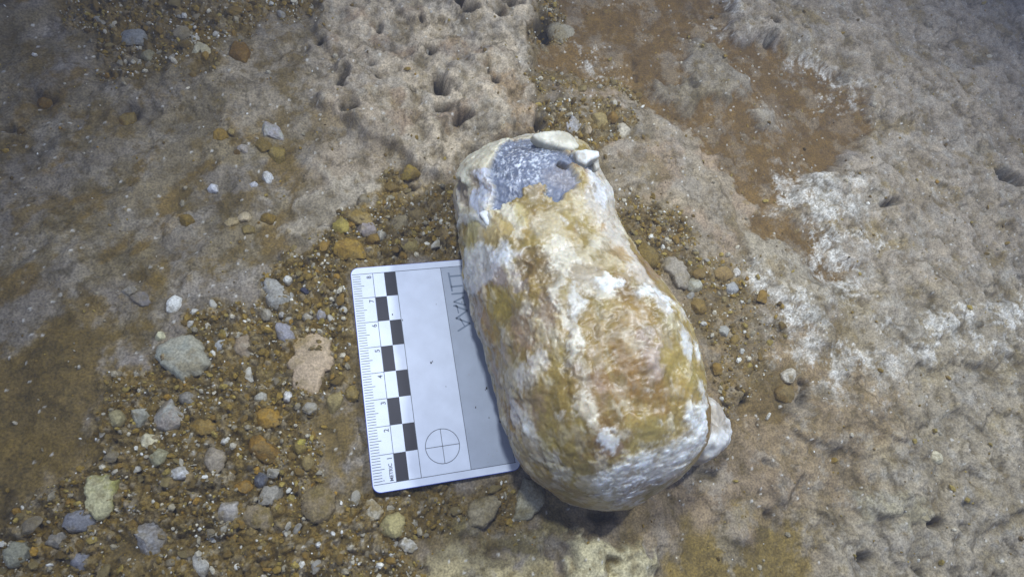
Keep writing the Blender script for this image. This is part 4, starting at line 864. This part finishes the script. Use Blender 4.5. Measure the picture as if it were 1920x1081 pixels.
cb = pc[RNG.choice(len(pc), n, p=pw)] * RNG.uniform(.75, 1.2, (n, 1))
iw = (RNG.random(n) < .035) & (r < .08); cb[iw] = lin((236, 236, 232))
cb = np.repeat(cb[:, None, :], nv, 1) * RNG.uniform(.88, 1.12, (n, nv, 1))
gr_o = link('loose_gravel', mesh_np('loose_gravel', vb.reshape(-1, 3), fb.reshape(-1, 3), M_PEB, cb.reshape(-1, 3), smooth=False))
tag(gr_o, 'loose fine gravel and crumbs of brown earth strewn over the rock floor', 'gravel', None, 'stuff')

# larger loose pieces, each its own object
vs2, F2 = variants(3, 12, 9)
kinds = [('clod', 'earth clod', 'brown earth clod among the loose gravel', 'brown earth clods in the gravel', [lin((134, 100, 50)), lin((116, 88, 46)), lin((152, 112, 52))]),
         ('pebble', 'pebble', 'tan or grey-brown pebble among the loose gravel', 'tan and grey-brown pebbles in the gravel', [lin((150, 128, 88)), lin((146, 134, 110)), lin((136, 116, 80))]),
         ('stone_chip', 'stone chip', 'pale grey or whitish chip among the loose gravel', 'pale chips in the gravel', [lin((172, 166, 152)), lin((160, 156, 148)), lin((200, 196, 186))])]
LMK = [(345, 670, 'the large greenish-grey stone'), (524, 553, 'the heart-shaped stone'), (590, 680, 'the beige slab'), (328, 568, 'the lone white chip'), (502, 782, 'the plump orange-ochre pebble'), (490, 840, 'the brown bean-shaped lump'),
       (314, 782, 'the rough lilac-grey stone'), (190, 930, 'the yellow-green slab'), (285, 1012, 'the lumpy blue-grey stone'), (402, 860, 'the upright pinkish-grey pebble'), (337, 888, 'the white crystalline pebble'), (425, 958, 'the jagged grey-white stone'),
       (489, 899, 'the dark blue-grey pebble'), (598, 945, 'the large brown-grey clod'), (738, 984, 'the round cream pebble'), (994, 940, 'the pale wedge-shaped stone'), (450, 100, 'the dark flat lump'), (252, 70, 'the smooth grey oval stone'),
       (378, 95, 'the curled cream fragment'), (1302, 535, 'the pale knobbly stone'), (1213, 482, 'the dark ochre clod'), (1050, 62, 'the rounded grey stone'), (1170, 243, 'the pale jagged chip'), (1076, 234, 'the translucent chip'), (655, 468, 'the orange-brown block'),
       (748, 418, 'the greenish cream block'), (686, 430, 'the rounded lilac stone'), (770, 322, 'the ochre lump in the notch'), (906, 960, 'the rough crust chunk'), (145, 975, 'the slate-lilac stone'), (30, 1040, 'the corner olive stone'), (1358, 620, 'the faceted grey chip'), (380, 800, 'the long ochre slab'), (264, 780, 'the pale upright pebble')]
def where(u, v):
    d, lx, ly, nm_ = min((math.hypot(u - a_[0], v - a_[1]), a_[0], a_[1], a_[2]) for a_ in LMK)
    an = math.degrees(math.atan2(-(v - ly), u - lx)) % 360
    wd = ['right of', 'above right of', 'above', 'above left of', 'left of', 'below left of', 'below', 'below right of'][int((an + 22.5) // 45) % 8]
    return ('close ' if d < 60 else 'further ' if d > 105 else '') + wd + ' ' + nm_
TINT = [['brown', 'dark brown', 'ochre'], ['tan', 'grey-brown', 'dull brown'], ['pale grey', 'lilac-grey', 'whitish']]
protos = []
rgn = np.random.default_rng(5)
for k, (nm, cat, lab, grp, cols) in enumerate(kinds):
    row = []
    for j in range(6):
        v = vs2[(k * 4 + j) % 12] * np.array([1.15, .9, .62]); cj = cols[j % 3] * (1 + .25 * fbm3(v + j, .35, 4, j + k * 9)[:, None])
        v = v * (1 + .10 * fbm3(v * 1.0 + j * 3, .3, 3, 77 + j)[:, None])
        v = v + .06 * rgn.normal(size=v.shape) * .25; dust = ss(fbm3(v + 7 * j, .6, 4, 60 + j), -.1, .3)[:, None] * .6; cj = cj * (1 - dust) + lin((128, 106, 70)) * dust
        row.append(mesh_np(nm + '_mesh', v, F2, M_PEB, cj, smooth=False))
    protos.append(row)
seen = set(); cnt = 0; tries = 0; mine = []
while cnt < 190 and tries < 30000:
    tries += 1
    x, y = RNG.uniform(xs0, xs1), RNG.uniform(ys0, ys1); g = float(gsample(GRm, np.array([x]), np.array([y]))[0])
    if RNG.random() > g * .9: continue
    z = gz(x, y); u_, v_ = pix(np.array([x]), np.array([y]), np.array([z]))
    if not (5 < u_[0] < 1915 and 5 < v_[0] < 1076): continue
    rr2 = float(min(.32, .13 * (1 - RNG.random()) ** (-1 / 3.0)))
    if not ok_place(np.array([x]), np.array([y]), np.array([rr2 * 1.5]))[0]: continue
    if np.min(np.hypot(PL_[:, 0] - x, PL_[:, 1] - y) - PL_[:, 2]) < rr2 * .8: continue
    if any(math.hypot(x - m[0], y - m[1]) < (rr2 + m[2]) * .9 for m in mine): continue
    mine.append((x, y, rr2)); k = int(RNG.choice(3, p=[.5, .3, .2])); nm, cat, lab, grp, cols = kinds[k]
    j = int(RNG.integers(0, 6))
    if ('%s%s%s' % (rr2 > .25, TINT[k][j % 3] + cat, where(u_[0], v_[0]))) in seen: mine.pop(); continue
    seen.add('%s%s%s' % (rr2 > .25, TINT[k][j % 3] + cat, where(u_[0], v_[0])))
    o = link(nm, protos[k][j], None, (x, y, z + rr2 * .16))
    lab = ('bigger ' if rr2 > .25 else 'small ') + TINT[k][j % 3] + ' ' + cat + ' ' + where(u_[0], v_[0])
    o.scale = (rr2 * RNG.uniform(.85, 1.25), rr2 * RNG.uniform(.8, 1.1), rr2 * RNG.uniform(.8, 1.1)); o.rotation_euler = (RNG.normal() * .25, RNG.normal() * .25, RNG.uniform(0, 6.28))
    tag(o, lab, cat, grp); cnt += 1
print('loose pieces', cnt)

# ------------------------------------------------------------------ cloudy water between the lens and the floor
def haze_box(x0, x1, y0, y1, z0, z1, dens):
    V = [(x, y, z) for x in (x0, x1) for y in (y0, y1) for z in (z0, z1)]
    F = [(0, 1, 3, 2), (4, 6, 7, 5), (0, 4, 5, 1), (2, 3, 7, 6), (0, 2, 6, 4), (1, 5, 7, 3)]
    me = bpy.data.meshes.new('haze'); me.from_pydata(V, [], F)
    m = bpy.data.materials.new('haze'); m.use_nodes = True; nt = m.node_tree; nt.nodes.clear()
    out = nt.nodes.new('ShaderNodeOutputMaterial'); pv = nt.nodes.new('ShaderNodeVolumePrincipled')
    pv.inputs['Color'].default_value = (.72, .80, 1.0, 1); pv.inputs['Density'].default_value = dens; pv.inputs['Anisotropy'].default_value = 0.0
    nt.links.new(pv.outputs[0], out.inputs['Volume']); me.materials.append(m)
    o = bpy.data.objects.new('haze', me); C.objects.link(o); o['kind'] = 'stuff'; o['label'] = 'faint bluish haze filling the air over the whole rock floor'; o['category'] = 'haze'
haze_box(-1.2, 1.3, -1.1, 1.3, -1.05, .50, HAZE)
